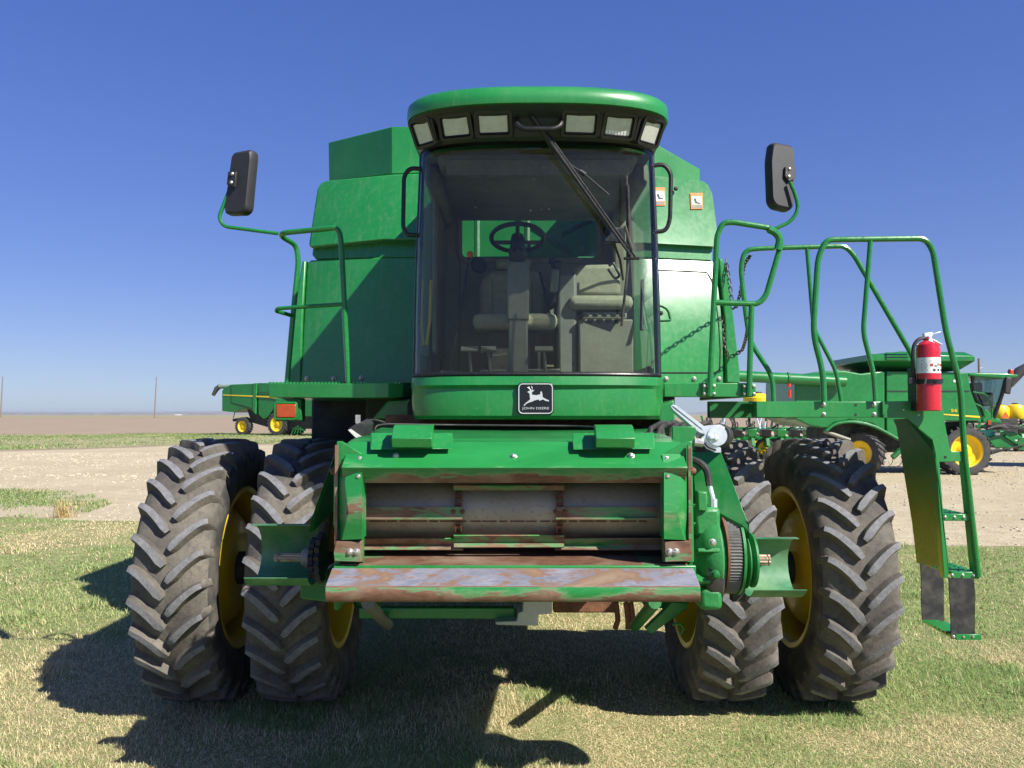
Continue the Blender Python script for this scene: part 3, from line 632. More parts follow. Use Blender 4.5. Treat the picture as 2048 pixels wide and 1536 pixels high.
put('visor_handle', tube([p - T * .115 + N * .0 + U * .01, p - T * .115 + N * .05 - U * .015, p - T * .08 + N * .07 - U * .03, p + T * .08 + N * .07 - U * .03, p + T * .115 + N * .05 - U * .015, p + T * .115 + U * .01], .013, 10, .03), 'black_plastic', cab)
for px in (956, 1200, 873, 1270):
    q, T2, U2, N2 = on_visor(px, .5); put('visor_rib', obox(q + N2 * .012, T2 * .008, N2 * .02, U2 * .06), 'black_plastic', cab, bevel=.004)
# wipers: two parallel arms and the blade
wy = 4.41
put('wiper_arm', [tube([P(1062, 232, 4.34), P(1085, 262, 4.39), P(1130, 325, wy - .01), P(1262, 512, 4.45)], [.012, .014, .011, .007], 8), tube([P(1092, 262, 4.40), P(1150, 345, wy - .01), P(1272, 516, 4.46)], .006, 6), tube([P(1248, 517, 4.45), P(1278, 517, 4.46)], .008, 6)], 'black_plastic', cab)
put('wiper_arm_cover', obox(P(1100, 290, wy - .005), Vector((.028, 0, -.042)) * .9, Vector((.008, 0, .005)), Vector((0, .008, 0))), 'dark_metal', cab, bevel=.003)
put('wiper_blade', [tube([P(1253, 352, 4.48), P(1255, 440, 4.465), P(1257, 520, 4.465), P(1243, 652, 4.46)], .007, 6), tube([P(1256, 370, 4.47), P(1259, 470, 4.452), P(1257, 520, 4.455), P(1249, 600, 4.45)], .006, 6), tube([P(1250, 452, 4.45), P(1264, 500, 4.45)], .008, 6)], 'black_rubber', cab)
put('spray_nozzle', [tube([P(1120, 318, wy), P(1165, 345, wy - .01), P(1218, 390, wy - .01)], .005, 6), cyl(P(1160, 342, wy), P(1170, 349, wy), .012, 8)], 'dark_metal', cab)
# grab handles beside the windshield
for pts in (((842, 338), (820, 336), (808, 352), (806, 455), (814, 470), (838, 470)), ((1304, 332), (1328, 328), (1342, 346), (1340, 440), (1332, 462), (1306, 464))):
    put('grab_handle', tube([P(a, b, 4.74) for a, b in pts], .0125, 10, .05), 'black_plastic', cab)
# posts, side windows, rear wall, floor, headliner
hwc = .665
for s in (-1, 1):
    x = CXC + s * hwc
    put('rear_post', box(x - .04, x + .04, 5.86, 6.0, zs0, zs1 + .1), 'black_plastic', cab, bevel=.01)
    put('side_sill', box(x - .04, x + .0, 4.80, 5.86, zs0 + .014, zs0 + .06), 'black_plastic', cab, bevel=.01)
    put('side_window', grid([[(x + s * .014, 4.75, zs0 + .06), (x + s * .012, 5.86, zs0 + .06)], [(x - s * .015, 4.75, zs1), (x - s * .015, 5.86, zs1)]]), 'side_glass', cab)
    put('door_post', tube([(x + s * .012, 4.75, zs0), (x - s * .018, 4.75, zs1)], .016, 8), 'black_plastic', cab)
put('floor', prism(plan(.65, 4.74, .24, zs0 + .004) + [Vector((CXC + .65, 5.99, zs0 + .004)), Vector((CXC - .65, 5.99, zs0 + .004))], (0, 0, .01)), 'cab_floor', cab)
put('headliner', grid([plan(.63, 4.74, .2, zs1 - .03), [Vector((CXC + .63 * (2 * i / 28 - 1), 5.95, zs1 - .10)) for i in range(29)]]), 'headliner', cab)
yr = 5.93; wl0, wl1, wt, wb = Xp(918, yr), Xp(1200, yr), Zp(402, yr), Zp(522, yr); xl, xr = CXC - .655, CXC + .655
put('rear_wall', [box(xl, wl0, yr, yr + .04, zs0, zs1 + .06), box(wl1, xr, yr, yr + .04, zs0, zs1 + .06), box(wl0, wl1, yr, yr + .04, zs0, wb), box(wl0, wl1, yr, yr + .04, wt, zs1 + .06)], 'tan_plastic', cab, bevel=.01)
put('rear_window', grid([[(wl0, yr + .02, wb), (wl1, yr + .02, wb)], [(wl0, yr + .02, wt), (wl1, yr + .02, wt)]]), 'side_glass', cab)
put('rear_window_frame', tube(rrect(Vector(((wl0 + wl1) / 2, yr - .004, (wt + wb) / 2)), Vector((1, 0, 0)), Vector((0, 0, 1)), (wl1 - wl0) / 2, (wt - wb) / 2, .06), .022, 8, closed=True), 'headliner', cab)
for a in (-1, 1): put('roof_side_trim', box(CXC + a * .60 - .04, CXC + a * .60 + .04, 4.8, 5.95, zs1 - .16, zs1 - .02), 'headliner', cab, bevel=.03)
put('overhead_console', box(CXC - .55, CXC + .55, 4.62, 4.9, zs1 - .10, zs1 - .02), 'headliner', cab, bevel=.03)
# operator's seat
def cushion(name, x0, x1, y0, y1, z0, z1, parent, mat='tan_fabric', b=.035): return put(name, box(x0, x1, y0, y1, z0, z1), mat, parent, bevel=b)
yS = 5.42; seat = empty('operator_seat', (.02, yS, zs0), parent=CB)
cushion('seat_cushion', Xp(948, yS), Xp(1112, yS), yS - .22, yS + .25, Zp(664, yS), Zp(634, yS), seat)
put('seat_backrest', prism([Vector((x, yS + .26, z)) for x, z in ((Xp(958, 5.68), Zp(650, 5.68)), (Xp(1094, 5.68), Zp(650, 5.68)), (Xp(1094, 5.68), Zp(570, 5.68)), (Xp(1076, 5.68), Zp(540, 5.68)), (Xp(976, 5.68), Zp(540, 5.68)), (Xp(958, 5.68), Zp(570, 5.68)))], (0, .12, 0)), 'tan_fabric', seat, bevel=.035)
put('seat_base', [box(-.16, .18, yS - .12, yS + .2, zs0, Zp(664, yS)), box(-.22, .24, yS - .16, yS + .24, zs0, zs0 + .06)], 'dark_metal', seat, bevel=.02)
put('armrest', [obox(P(1107, 575, yS), (.025, 0, .01), (0, .13, 0), (.01, 0, .13)), obox(P(1112, 540, yS - .05), (.03, 0, 0), (0, .2, 0), (0, 0, .03))], 'black_plastic', seat, bevel=.02)
yI = 5.5; iseat = empty('passenger_seat', (.5, yI, zs0), parent=CB)
put('seat_backrest', prism([P(a, b, yI + .1) for a, b in ((1142, 592), (1145, 540), (1152, 529), (1232, 527), (1241, 538), (1243, 592))], (0, .1, 0)), 'tan_fabric', iseat, bevel=.03)
cushion('seat_cushion', Xp(1138, 5.3), Xp(1266, 5.3), 5.24, 5.62, Zp(620, 5.3), Zp(592, 5.3), iseat)
put('seat_console', [box(Xp(1158, 5.26), Xp(1268, 5.26), 5.26, 5.75, zs0, Zp(638, 5.26)), box(Xp(1166, 5.26), Xp(1256, 5.26), 5.28, 5.7, Zp(638, 5.26), Zp(622, 5.26))], 'tan_plastic', iseat, bevel=.012)
put('grab_loop', tube([P(1218, 532, 5.4), P(1226, 524, 5.4), P(1240, 552, 5.4), P(1230, 558, 5.4), P(1216, 538, 5.4)], .009, 8, .02), 'black_plastic', iseat)
put('side_console', [box(Xp(1112, 5.5), Xp(1150, 5.5), 5.3, 5.8, zs0, Zp(556, 5.5))], 'grey_plastic', cab, bevel=.02)
put('console_display', obox(P(1108, 560, 5.2), (.028, 0, .0), (0, .02, .01), (.006, 0, .075)), 'grey_plastic', cab, bevel=.015)
# steering column and wheel
yC = 4.98; sc = empty('steering_column', (Xp(1036, yC), yC, zs0), parent=CB)
put('column_post', box(Xp(1017, yC), Xp(1056, yC), yC, yC + .12, zs0, Zp(635, yC)), 'grey_plastic', sc, bevel=.012)
put('column_upper', prism([P(1014, 640, yC - .01), P(1058, 640, yC - .01), P(1059, 535, yC + .02), P(1053, 522, yC + .03), P(1020, 522, yC + .03), P(1014, 535, yC + .02)], (0, .14, 0)), 'grey_plastic', sc, bevel=.012)
put('column_boot', lathe([(.0, .07), (.035, .07), (.055, .0), (.045, -.05)], P(1035, 505, yC + .06), (0, -.25, 1), 14), 'black_plastic', sc)
wc = P(1035, 476, yC + .02); wax = Vector((0, .36, 1)).normalized(); wu = Vector((1, 0, 0)); ww = wax.cross(wu)
rimp = [wc + (wu * math.cos(a) + ww * math.sin(a)) * .155 for a in [2 * math.pi * k / 36 for k in range(36)]]
put('steering_wheel', [tube(rimp, .0135, 8, closed=True), lathe([(0, .02), (.035, .015), (.045, -.03), (.03, -.08)], wc, wax, 14)] + [tube([wc - wax * .03, wc + (wu * math.cos(a) + ww * math.sin(a)) * .15], .012, 6) for a in (R(20), R(160), R(270))], 'black_plastic', sc)
for a, b in ((922, 956), (962, 992), (1070, 1106)):
    ped = put('pedal', [obox(P((a + b) / 2, 698, 4.95), ((b - a) / 2 / 343, 0, 0), (0, .02, .014), (0, .005, -.004)), tube([P((a + b) / 2, 700, 4.96), P((a + b) / 2 + 3, 745, 5.0)], .009, 6)], 'grey_plastic', cab)
put('pedal_shaft', [tube([P(960, 742, 5.0), P(1120, 740, 5.0)], .008, 6), tube([P(985, 712, 5.0), P(1015, 708, 5.0)], .008, 6)], 'bolt_steel', cab)
put('gear_lever', [tube([P(900, 738, 5.1), P(918, 640, 5.1), P(938, 515, 5.15)], .008, 8)], 'dark_metal', cab)
put('lever_knob', lathe([(0, .022), (.014, .018), (.021, 0), (.014, -.018), (0, -.022)], P(940, 509, 5.15), (0, 0, 1), 12), 'orange_sign', cab)
put('cab_fan', lathe([(0, -.02), (.045, -.02), (.055, 0), (.045, .02), (0, .02)], P(958, 530, 5.3), (.3, -1, .1), 18), 'black_plastic', cab)
put('lever_foot', box(Xp(880, 5.05), Xp(912, 5.05), 5.05, 5.15, zs0, zs0 + .05), 'grey_plastic', cab, bevel=.01)
put('inner_trim', obox((CXC - .62, 5.55, P(880, 560, 5.55).z), (.015, 0, 0), (0, .3, 0), (0, 0, .5)), 'tan_plastic', cab, bevel=.02)
put('inner_trim', obox((CXC + .59, 5.82, P(1262, 450, 5.75).z), (.045, 0, 0), (0, .1, 0), (0, 0, .5)), 'tan_plastic', cab, bevel=.02)
put('yellow_strap', tube([P(862, 560, 5.2), P(860, 640, 5.2), P(853, 690, 5.2)], .01, 6), 'yellow_paint', cab)
put('monitor', obox(P(1228, 470, 5.35), (.07, .02, 0), (-.004, .012, 0), (0, 0, .05)), 'black_plastic', cab, bevel=.008)
put('monitor_stalk', tube([P(1228, 485, 5.38), P(1240, 520, 5.5), P(1246, 560, 5.6)], .008, 6), 'black_plastic', cab)
put('sun_visor', box(CXC - .5, CXC + .5, 4.60, 4.62, zs1 - .16, zs1 - .07), 'headliner', cab, bevel=.006)
put('headrest', box(Xp(990, 5.7), Xp(1064, 5.7), 5.69, 5.77, Zp(538, 5.7), Zp(516, 5.7)), 'tan_fabric', seat, bevel=.03)
for k in range(3): put('seat_seam', obox((Xp(985 + 40 * k, 5.66), 5.675, Zp(598, 5.66)), (.003, 0, 0), (0, .004, 0), (0, 0, .13)), 'tan_plastic', seat)
for k in range(5): put('console_switch', obox(P(1172 + 18 * k, 630, 5.24), (.016, 0, 0), (0, .012, 0), (0, 0, .011)), 'black_plastic', iseat, bevel=.003)
put('console_shadow', prism([P(1164, 642, 5.256), P(1236, 640, 5.256), P(1222, 662, 5.256)], (0, .006, 0)), 'black_plastic', iseat)  # black triangle paints the slanting shadow on the console front
put('hydro_lever', [tube([P(1110, 548, 5.3), P(1104, 528, 5.25)], .010, 6), lathe([(0, .03), (.02, .02), (.022, -.01), (0, -.02)], P(1104, 524, 5.25), (0, 0, 1), 10)], 'black_plastic', cab)
put('cab_cable', tube([P(1150, 560, 5.6), P(1146, 600, 5.5), P(1152, 650, 5.4), P(1146, 730, 5.3)], .007, 6, .1), 'black_rubber', cab)
put('door_handle_bar', tube([P(1285, 560, 5.3), P(1283, 660, 5.2)], .012, 8), 'black_plastic', cab)
put('floor_mat', box(CXC - .35, CXC + .2, 4.7, 5.25, zs0 + .0145, zs0 + .022), 'black_rubber', cab)
put('belt_strap', tube([P(1080, 545, 5.5), P(1090, 590, 5.45), P(1100, 632, 5.42)], .008, 6), 'black_rubber', seat)
# badge on the nose
bY = 4.452; q = lambda a, b, y=bY: P(780 + a / 3.413, 500 + b / 3.413, y)
bc = P(1071, 797.5, bY); BX, BZ = Vector((1, 0, 0)), Vector((0, 0, 1))
badge = put('badge', prism(rrect(bc, BX, BZ, .096, .085, .026, 6), (0, .055, 0)), 'badge_black', cab, bevel=.004)
put('badge_border', tube(rrect(bc + Vector((0, -.001, 0)), BX, BZ, .088, .077, .021, 6), .0030, 6, closed=True), 'silver_print', badge)
deer = [(938, 970), (944, 963), (956, 961), (970, 957), (986, 955), (976, 966), (968, 972), (970, 988), (1000, 991), (1026, 985), (1026, 970), (1031, 964), (1037, 968), (1041, 986), (1042, 1004), (1052, 1011), (1070, 1020), (1087, 1027), (1083, 1034), (1060, 1029), (1046, 1020), (1036, 1023), (1020, 1029), (1014, 1020), (985, 1027), (972, 1034), (945, 1042), (930, 1050), (917, 1065), (911, 1061), (926, 1044), (948, 1028), (957, 1018), (954, 1000), (953, 982), (946, 975)]
put('deer_mark', prism([q(a, b, bY - .002) for a, b in deer], (0, .003, 0)), 'silver_print', badge)
put('antler_mark', [tube([q(a, b, bY - .001) for a, b in s], .0016, 5) for s in (((962, 962), (952, 945), (938, 938)), ((952, 945), (948, 930)), ((966, 960), (972, 944), (966, 928)), ((972, 944), (964, 936)))], 'silver_print', badge)
put('badge_lettering', text_geo('JOHN DEERE', q(901, 1093, bY - .003), q(1086, 1093, bY) - q(901, 1093, bY), Vector((0, 0, (1093 - 1072) / 3.413 / FPX * bY)), .012), 'silver_print', badge)
# ------------------------------------------------------------------ feeder house
FH = empty('feeder_house', (0, 4.2, 1.4), parent=CB)
def prof(yz, x0, x1):                     # profile of (Y, Z) points run along X
    return prism([Vector((x0, y, z)) for y, z in yz], (x1 - x0, 0, 0))
def seg_prof(yz, x0, x1, n=40):           # the same, cut into strips so that wear can vary along it
    rows = [[Vector((x0 + (x1 - x0) * i / n, y, z)) for y, z in yz] for i in range(n + 1)]
    v, f = grid(rows, True); k = len(yz); f += [tuple(range(k)), tuple(range(len(v) - 1, len(v) - 1 - k, -1))]; return v, f
xL, xR = Xp(668, 3.62), Xp(1390, 3.62); iL, iR = Xp(725, 3.62), Xp(1327, 3.62)
Za, Zb, Zc = Zp(1172, 3.50), Zp(1205, 3.50), Zp(1136, 3.63); Zf = Zp(1129, 3.64)
def lipwear(p):
    if p.z < Za - .005: return .34 + .45 * max(0, (Za - p.z - .02) / .05) + (.5 if p.y > 3.52 else 0) + .5 * max(0, abs(p.x + .02) - .55)
    return 1.2
put('intake_lip', seg_prof([(3.50, Zb + .012), (3.496, (Za + Zb) / 2), (3.499, Za - .006), (3.503, Za + .001), (3.63, Zc), (3.64, Zc - .01), (3.64, Zb + .02), (3.53, Zb - .004), (3.51, Zb)], Xp(653, 3.5), Xp(1398, 3.5), 60), 'worn_lip', FH, bevel=.003, wear=lipwear)
put('lip_hinge', box(Xp(668, 3.62), Xp(1391, 3.62), 3.632, 3.66, Zc - .03, Zf - .004), G, FH, bevel=.003)
put('intake_floor', seg_prof([(3.645, Zf - .03), (3.645, Zf), (4.6, Zf + .02), (4.6, Zf - .02)], xL + .03, xR - .03, 40), 'worn_green', FH, wear=lambda p: 1.0 if p.y > 3.9 else .85 + (.3 if abs(p.x) < .55 else -.3))
T0, T1, T2 = Zp(884, 3.74), Zp(936, 3.585), Zp(966, 3.64)
put('top_beam', seg_prof([(3.74, T0), (3.685, Zp(906, 3.685)), (3.583, T1 + .004), (3.583, T1), (3.64, T2), (3.72, T2 + .005), (3.95, T2 + .06), (3.95, T0 + .01)], Xp(690, 3.65), Xp(1368, 3.65), 50), 'worn_green', FH, bevel=.003,
    wear=lambda p: (.98 - .35 * max(0, (T2 + .01 - p.z)) / .02 if p.z < T2 + .012 else .22 if p.z < T1 + .01 else -.15))
# side frames with their ridged deflectors and worn feet
zt, zb_ = Zp(896, 3.66), Zp(1126, 3.64)
for s, xo, xi in ((-1, xL, iL), (1, xR, iR)):
    put('side_frame', prism([Vector((xo, 3.66, zb_)), Vector((xi - s * -.0, 3.66, zb_)), Vector((xi, 3.66, zt - .03)), Vector((xo + s * -.02, 3.68, T0 + .005)), Vector((xo, 3.68, T0 + .005))], (0, .03, 0)), G, FH, bevel=.003)
    def fr(px, py, y):
        x = 2 * 1026 - px - 0 if s > 0 else px
        if s > 0: x = px * -1 + 2052
        return P(x, py, y)
    A = [fr(692, 933, 3.63), fr(724, 931, 3.60), fr(724, 1078, 3.60), fr(684, 1080, 3.62), fr(697, 1025, 3.585), fr(690, 968, 3.60), fr(668, 945, 3.70), fr(667, 1050, 3.70), fr(676, 1080, 3.68), fr(724, 1024, 3.58), fr(691, 908, 3.66), fr(728, 908, 3.66)]
    put('deflector', (A + [p + Vector((0, .1, 0)) for p in A], [(0, 1, 9, 4, 5), (4, 9, 2, 3), (5, 4, 7, 6), (4, 3, 8, 7), (0, 5, 6), (10, 11, 1, 0)] + [(1, 13, 21, 9), (9, 21, 14, 2)]), 'worn_green', FH, angle=20, wear=lambda p: .52 - 4.2 * abs(p.z - Zp(1015, 3.6)) + (.12 if abs(p.x) < .62 else 0))
    F = [fr(672, 1083, 3.615), fr(722, 1083, 3.615), fr(722, 1124, 3.615), fr(669, 1122, 3.615), fr(667, 1105, 3.615)]
    ft = put('frame_foot', prism(F, (0, .05, 0)), 'worn_green', FH, bevel=.002, wear=lambda p: .72)
    for px in (700, 713): bolt(fr(px, 1104, 3.613), FWD, .013, FH)
    bolt(fr(717, 953, 3.60), FWD, .011, FH); bolt(fr(719, 918, 3.64), FWD, .010, FH)
    bolt(fr(666, 942, 3.68), (s, -.4, 0), .016, FH, 'adjuster_bolt', 'rusty_steel')
    ed = put('frame_edge', [obox(fr(673, 1000, 3.655), (.006, 0, 0), (0, .01, 0), (0, 0, .235))], 'worn_green', FH, wear=lambda p: .6)
for px, py in ((792, 911), (1027, 913), (1262, 911)): bolt(P(px, py, 3.655), (0, -.85, .5), .012, FH)
for x0, x1, a0, a1 in ((785, 865, 740, 905), (1191, 1268, 1146, 1310)):
    bp = put('pad_plate', prism([P(a0, 900, 3.66), P(a1, 898, 3.66), P(a1, 879, 3.72), P(a0, 879, 3.72)], (0, .03, .03)), G, FH, bevel=.003)
    pd = put('lift_pad', (lambda a, b: (a, b))(*prism([Vector((Xp(x0, 3.63), y, z)) for y, z in ((3.70, Zp(849, 3.70)), (3.655, Zp(853, 3.655)), (3.60, Zp(877, 3.60)), (3.615, Zp(895, 3.615)), (3.66, Zp(897, 3.66)), (3.72, Zp(870, 3.72)))], (Xp(x1, 3.63) - Xp(x0, 3.63), 0, 0))), G, FH, bevel=.003)
# housing running back to the machine
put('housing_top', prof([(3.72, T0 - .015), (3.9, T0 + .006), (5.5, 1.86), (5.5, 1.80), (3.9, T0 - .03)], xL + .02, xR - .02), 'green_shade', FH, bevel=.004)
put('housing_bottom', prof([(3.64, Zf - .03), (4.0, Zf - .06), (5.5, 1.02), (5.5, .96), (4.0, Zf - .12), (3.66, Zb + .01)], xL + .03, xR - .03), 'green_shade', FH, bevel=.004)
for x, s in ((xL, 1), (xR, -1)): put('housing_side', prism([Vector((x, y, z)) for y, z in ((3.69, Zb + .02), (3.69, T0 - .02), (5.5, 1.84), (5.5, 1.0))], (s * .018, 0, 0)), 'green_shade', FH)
put('housing_back', box(xL + .02, xR - .02, 4.95, 4.97, 1.05, 1.9), 'rusty_steel', FH)
# conveyor drum with chains and slats
dz = Zp(1024, 3.80); dy, dr = 3.925, .130
put('conveyor_drum', lathe([(0, xL + .03), (dr, xL + .03)] + [(dr, iL + (iR - iL) * k / 6) for k in range(1, 6)] + [(dr, xR - .03), (0, xR - .03)], (0, dy, dz), (1, 0, 0), 48), 'drum_metal', FH)
put('drum_weld', [obox((x, dy - (dr + .001) * math.cos(.32), dz - (dr + .001) * math.sin(.32)), (.026 + .008 * math.sin(x * 40), 0, 0), (0, .002, 0), (0, 0, .003)) for x in np.arange(iL + .04, iR - .02, .062)], 'rusty_steel', FH, kind='stuff')
def around(a, r): return Vector((0, dy - r * math.cos(a), dz + r * math.sin(a)))
for px in (917, 1119):
    x = Xp(px, 3.78); links = []
    for k in range(17):
        a = -1.75 + k * .222; p = around(a, dr + .022); t = (around(a + .1, 1) - around(a - .1, 1)).normalized(); nrm = around(a, 1) - around(a, 0)
        for sx in (-.013, .013): links.append(obox(p + Vector((x + sx, 0, 0)), (.003, 0, 0), t * .019, nrm * .010))
        links.append(obox(p + Vector((x, 0, 0)), (.013, 0, 0), t * .006, nrm * .006))
    put('conveyor_chain', links, 'rusty_steel', FH, kind='stuff')
def slat(a, x0, x1, mat='worn_green'):
    p = around(a, dr + .045); t = (around(a + .1, 1) - around(a - .1, 1)).normalized(); nrm = (around(a, 1) - around(a, 0)); xm, xw = (x0 + x1) / 2, (x1 - x0) / 2
    return put('slat', [obox(p + Vector((xm, 0, 0)) + t * .0, (xw, 0, 0), t * .024, nrm * .003), obox(p + Vector((xm, 0, 0)) - t * .024 + nrm * .013, (xw, 0, 0), t * .003, nrm * .016)], mat, FH, wear=lambda q: .52)
xa, xb = Xp(917, 3.78), Xp(1119, 3.78)
slat(.02, xL + .04, xa + .02); slat(.02, xb - .02, iR - .01); slat(.75, xa - .02, xb + .02); slat(-.85, xL + .04, xa + .02); slat(-.85, xb - .02, xR - .04); slat(-.74, xa - .02, xb + .02); slat(1.5, iL, xa); slat(1.5, xb, iR)
for x, a in ((xa, .02), (xb, .02)):
    for d in (-.02, .02): bolt(around(a, dr + .05) + Vector((x + d, 0, .004)), FWD, .009, FH, 'slat_bolt', 'rusty_steel')
# ------------------------------------------------------------------ drives and shields at the feeder's sides
put('side_shield', prism([P(674, 896, 3.72), P(622, 1040, 3.80), P(619, 1064, 3.80), P(640, 1010, 3.95), P(672, 962, 3.95)], (.004, .02, 0)), G, FH)
put('side_shield', ([P(*q) for q in ((674, 896, 3.75), (622, 1040, 3.82), (620, 1062, 3.82), (663, 1020, 4.2), (672, 900, 4.1))] + [P(*q) + Vector((.01, .015, -.004)) for q in ((674, 896, 3.75), (622, 1040, 3.82), (620, 1062, 3.82), (663, 1020, 4.2), (672, 900, 4.1))], [(0, 1, 2, 3, 4), (9, 8, 7, 6, 5)] + [(i, (i + 1) % 5, (i + 1) % 5 + 5, i + 5) for i in range(5)]), G, FH)
Q = [(1382, 905, 4.15), (1442, 903, 4.05), (1494, 1040, 3.88), (1498, 1062, 3.86), (1484, 1050, 3.86), (1430, 1022, 3.95), (1390, 985, 4.05)]
put('side_shield', ([P(*q) for q in Q] + [P(*q) + Vector((-.006, .012, -.012)) for q in Q], [tuple(range(7)), tuple(range(13, 6, -1))] + [(i, (i + 1) % 7, (i + 1) % 7 + 7, i + 7) for i in range(7)]), G, FH, bevel=.002)
put('shield_flange', prism([P(1494, 1042, 3.87), P(1498, 1048, 3.87), P(1500, 1110, 3.95), P(1470, 1085, 4.0), P(1450, 1050, 4.0)], (0, .01, 0)), 'green_shade', FH)
def half_pipe(x0, x1, cy_, cz, r, name, mat):
    rows = []
    for k in range(15):
        a = R(82) + R(240) * k / 14; rows.append([Vector((x0 + (x1 - x0) * j / 4, cy_ - r * math.cos(a) * (1.25 if True else 1), cz + r * math.sin(a) * 1.12)) for j in range(5)])
    return put(name, shell(rows, lambda i, j, p: p + (p - Vector((p.x, cy_, cz))).normalized() * .004), mat, FH)
yS_ = 3.98
half_pipe(Xp(497, 3.9), Xp(622, 3.9), yS_, Zp(1111, 3.95), .122, 'shaft_shield', 'dull_shield')
half_pipe(Xp(1500, 3.9), Xp(1604, 3.9), yS_, Zp(1136, 3.95), .118, 'shaft_shield', 'dull_shield')
def shaft(x0, x1, z, name='splined_shaft', r=.021):
    v, f = [], []; n = 24; xs = [x0, x0 + (x1 - x0) * .78, x0 + (x1 - x0) * .8, x0 + (x1 - x0) * .86, x0 + (x1 - x0) * .88, x1]
    for i, x in enumerate(xs):
        for k in range(n):
            a = 2 * math.pi * k / n; rr = r * (1 if k % 2 else .86); rr = r * .78 if i in (2, 3) else rr; v.append(Vector((x, yS_ + rr * math.cos(a), z + rr * math.sin(a))))
    for i in range(len(xs) - 1):
        for k in range(n): f.append((i * n + k, i * n + (k + 1) % n, (i + 1) * n + (k + 1) % n, (i + 1) * n + k))
    f += [tuple(range(n)), tuple(range((len(xs) - 1) * n, len(xs) * n))]; return put(name, (v, f), 'splined_steel', FH)
zL, zR = Zp(1115, yS_), Zp(1120, yS_)
shaft(Xp(612, yS_), Xp(552, yS_), zL); shaft(Xp(1505, yS_), Xp(1536, yS_), zR, r=.026)
put('shaft_collar', lathe([(0, 0), (.03, 0), (.044, .012), (.05, .04), (.05, .055), (0, .055)], (Xp(606, yS_), yS_, zL), (1, 0, 0), 20), 'grey_plastic', FH)
def sprocket(x, w, r, z, y, name='drive_sprocket', mat='dark_metal', teeth=18):
    v, f = [], []; n = teeth * 2
    for xx in (x - w / 2, x + w / 2):
        for k in range(n):
            a = 2 * math.pi * k / n; rr = r if k % 2 else r * .88; v.append(Vector((xx, y + rr * math.cos(a), z + rr * math.sin(a))))
    f = [tuple(range(n)), tuple(range(2 * n - 1, n - 1, -1))] + [(k, (k + 1) % n, (k + 1) % n + n, k + n) for k in range(n)]
    return put(name, (v, f), mat, FH)
sprocket(Xp(631, yS_), .022, .095, zL, yS_); sprocket(Xp(645, yS_), .022, .12, zL, yS_, 'roller_chain')
put('drive_cover', box(xL - .03, xL - .005, 3.78, 4.4, zL - .2, zL + .25), 'green_shade', FH, bevel=.01)
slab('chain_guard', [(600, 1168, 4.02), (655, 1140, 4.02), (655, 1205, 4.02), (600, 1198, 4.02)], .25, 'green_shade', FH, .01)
# right: cast gearcase, big ribbed belt sheave, grooved sheave
gx = Xp(1395, 3.85); gz = Zp(1112, yS_)
put('gear_case', lathe([(0, -.02), (.10, -.02), (.115, .0), (.155, .02), (.185, .06), (.19, .10), (.165, .11), (.16, .125), (0, .125)], (gx, yS_, gz), (1, 0, 0), 28), 'cast_green', FH, bevel=.004)
put('gear_case_arm', box(gx - .01, gx + .11, yS_ - .10, yS_ + .1, gz + .10, gz + .235), 'cast_green', FH, bevel=.02)
put('gear_case_foot', box(gx + .0, gx + .10, yS_ - .16, yS_ + .12, gz - .215, gz - .12), 'cast_green', FH, bevel=.02)
for k in range(8):
    a = k * .785 + .3; put('case_rib', obox((gx + .035, yS_ - .155 * math.cos(a), gz + .155 * math.sin(a)), (.05, 0, 0), Vector((0, -math.cos(a), math.sin(a))) * .035, Vector((0, math.sin(a), math.cos(a))) * .009), 'cast_green', FH, bevel=.004)
bolt((gx + .06, yS_ - .195, gz - .05), FWD, .018, FH, 'drain_plug', 'green_shade'); bolt((gx + .05, yS_ - .19, gz + .09), FWD, .014, FH)
put('port_block', box(gx + .0, gx + .045, yS_ - .12, yS_ - .06, gz + .22, gz + .31), 'cast_green', FH, bevel=.008)
put('hose_fitting', [cyl((gx + .085, yS_ - .06, gz + .2), (gx + .085, yS_ - .06, gz + .27), .018, 8), cyl((gx + .083, yS_ - .06, gz + .27), (gx + .07, yS_ - .05, gz + .33), .012, 8)], 'zinc', FH)
put('pressure_hose', tube([(gx + .07, yS_ - .05, gz + .33), (gx + .06, yS_ - .04, gz + .42), (gx - .02, yS_ + .0, gz + .46), (gx - .06, yS_ + .1, gz + .44)], .017, 8, .08), 'black_rubber', FH)
bx = gx + .135; n = 80; rib_v, rib_f = [], []
for i, xx in enumerate((bx, bx + .055)):
    for k in range(n * 2):
        a = math.pi * k / n; rr = .182 if k % 2 else .176; rib_v.append(Vector((xx, yS_ + .01 + rr * math.cos(a), gz + .01 + rr * math.sin(a))))
m_ = n * 2; rib_f = [tuple(range(m_)), tuple(range(2 * m_ - 1, m_ - 1, -1))] + [(k, (k + 1) % m_, (k + 1) % m_ + m_, k + m_) for k in range(m_)]
put('ribbed_belt', (rib_v, rib_f), 'drive_belt', FH, angle=10)
for xx, w in ((bx - .012, .010), (bx + .060, .012)): put('belt_sheave', lathe([(0, 0), (.187, 0), (.187, w), (0, w)], (xx, yS_ + .01, gz + .01), (1, 0, 0), 48), 'rusty_steel' if xx < bx else 'cast_green', FH)
put('grooved_sheave', lathe([(0, .07), (.11, .07), (.135, .075), (.10, .088), (.10, .092), (.13, .102), (.13, .106), (.10, .116), (.10, .12), (.125, .132), (.125, .142), (.05, .144), (0, .144)], (bx, yS_ - .0, zR), (1, 0, 0), 40), 'cast_green', FH)
put('lower_belt_guard', [lathe([(.165, 0), (.175, .02), (.175, .07), (.165, .08)], (gx + .03, yS_, gz - .06), (1, 0, 0), 32, R(0), R(360)), box(bx + .06, bx + .12, yS_ + .04, yS_ + .1, gz - .22, gz - .05)], 'black_rubber', FH)
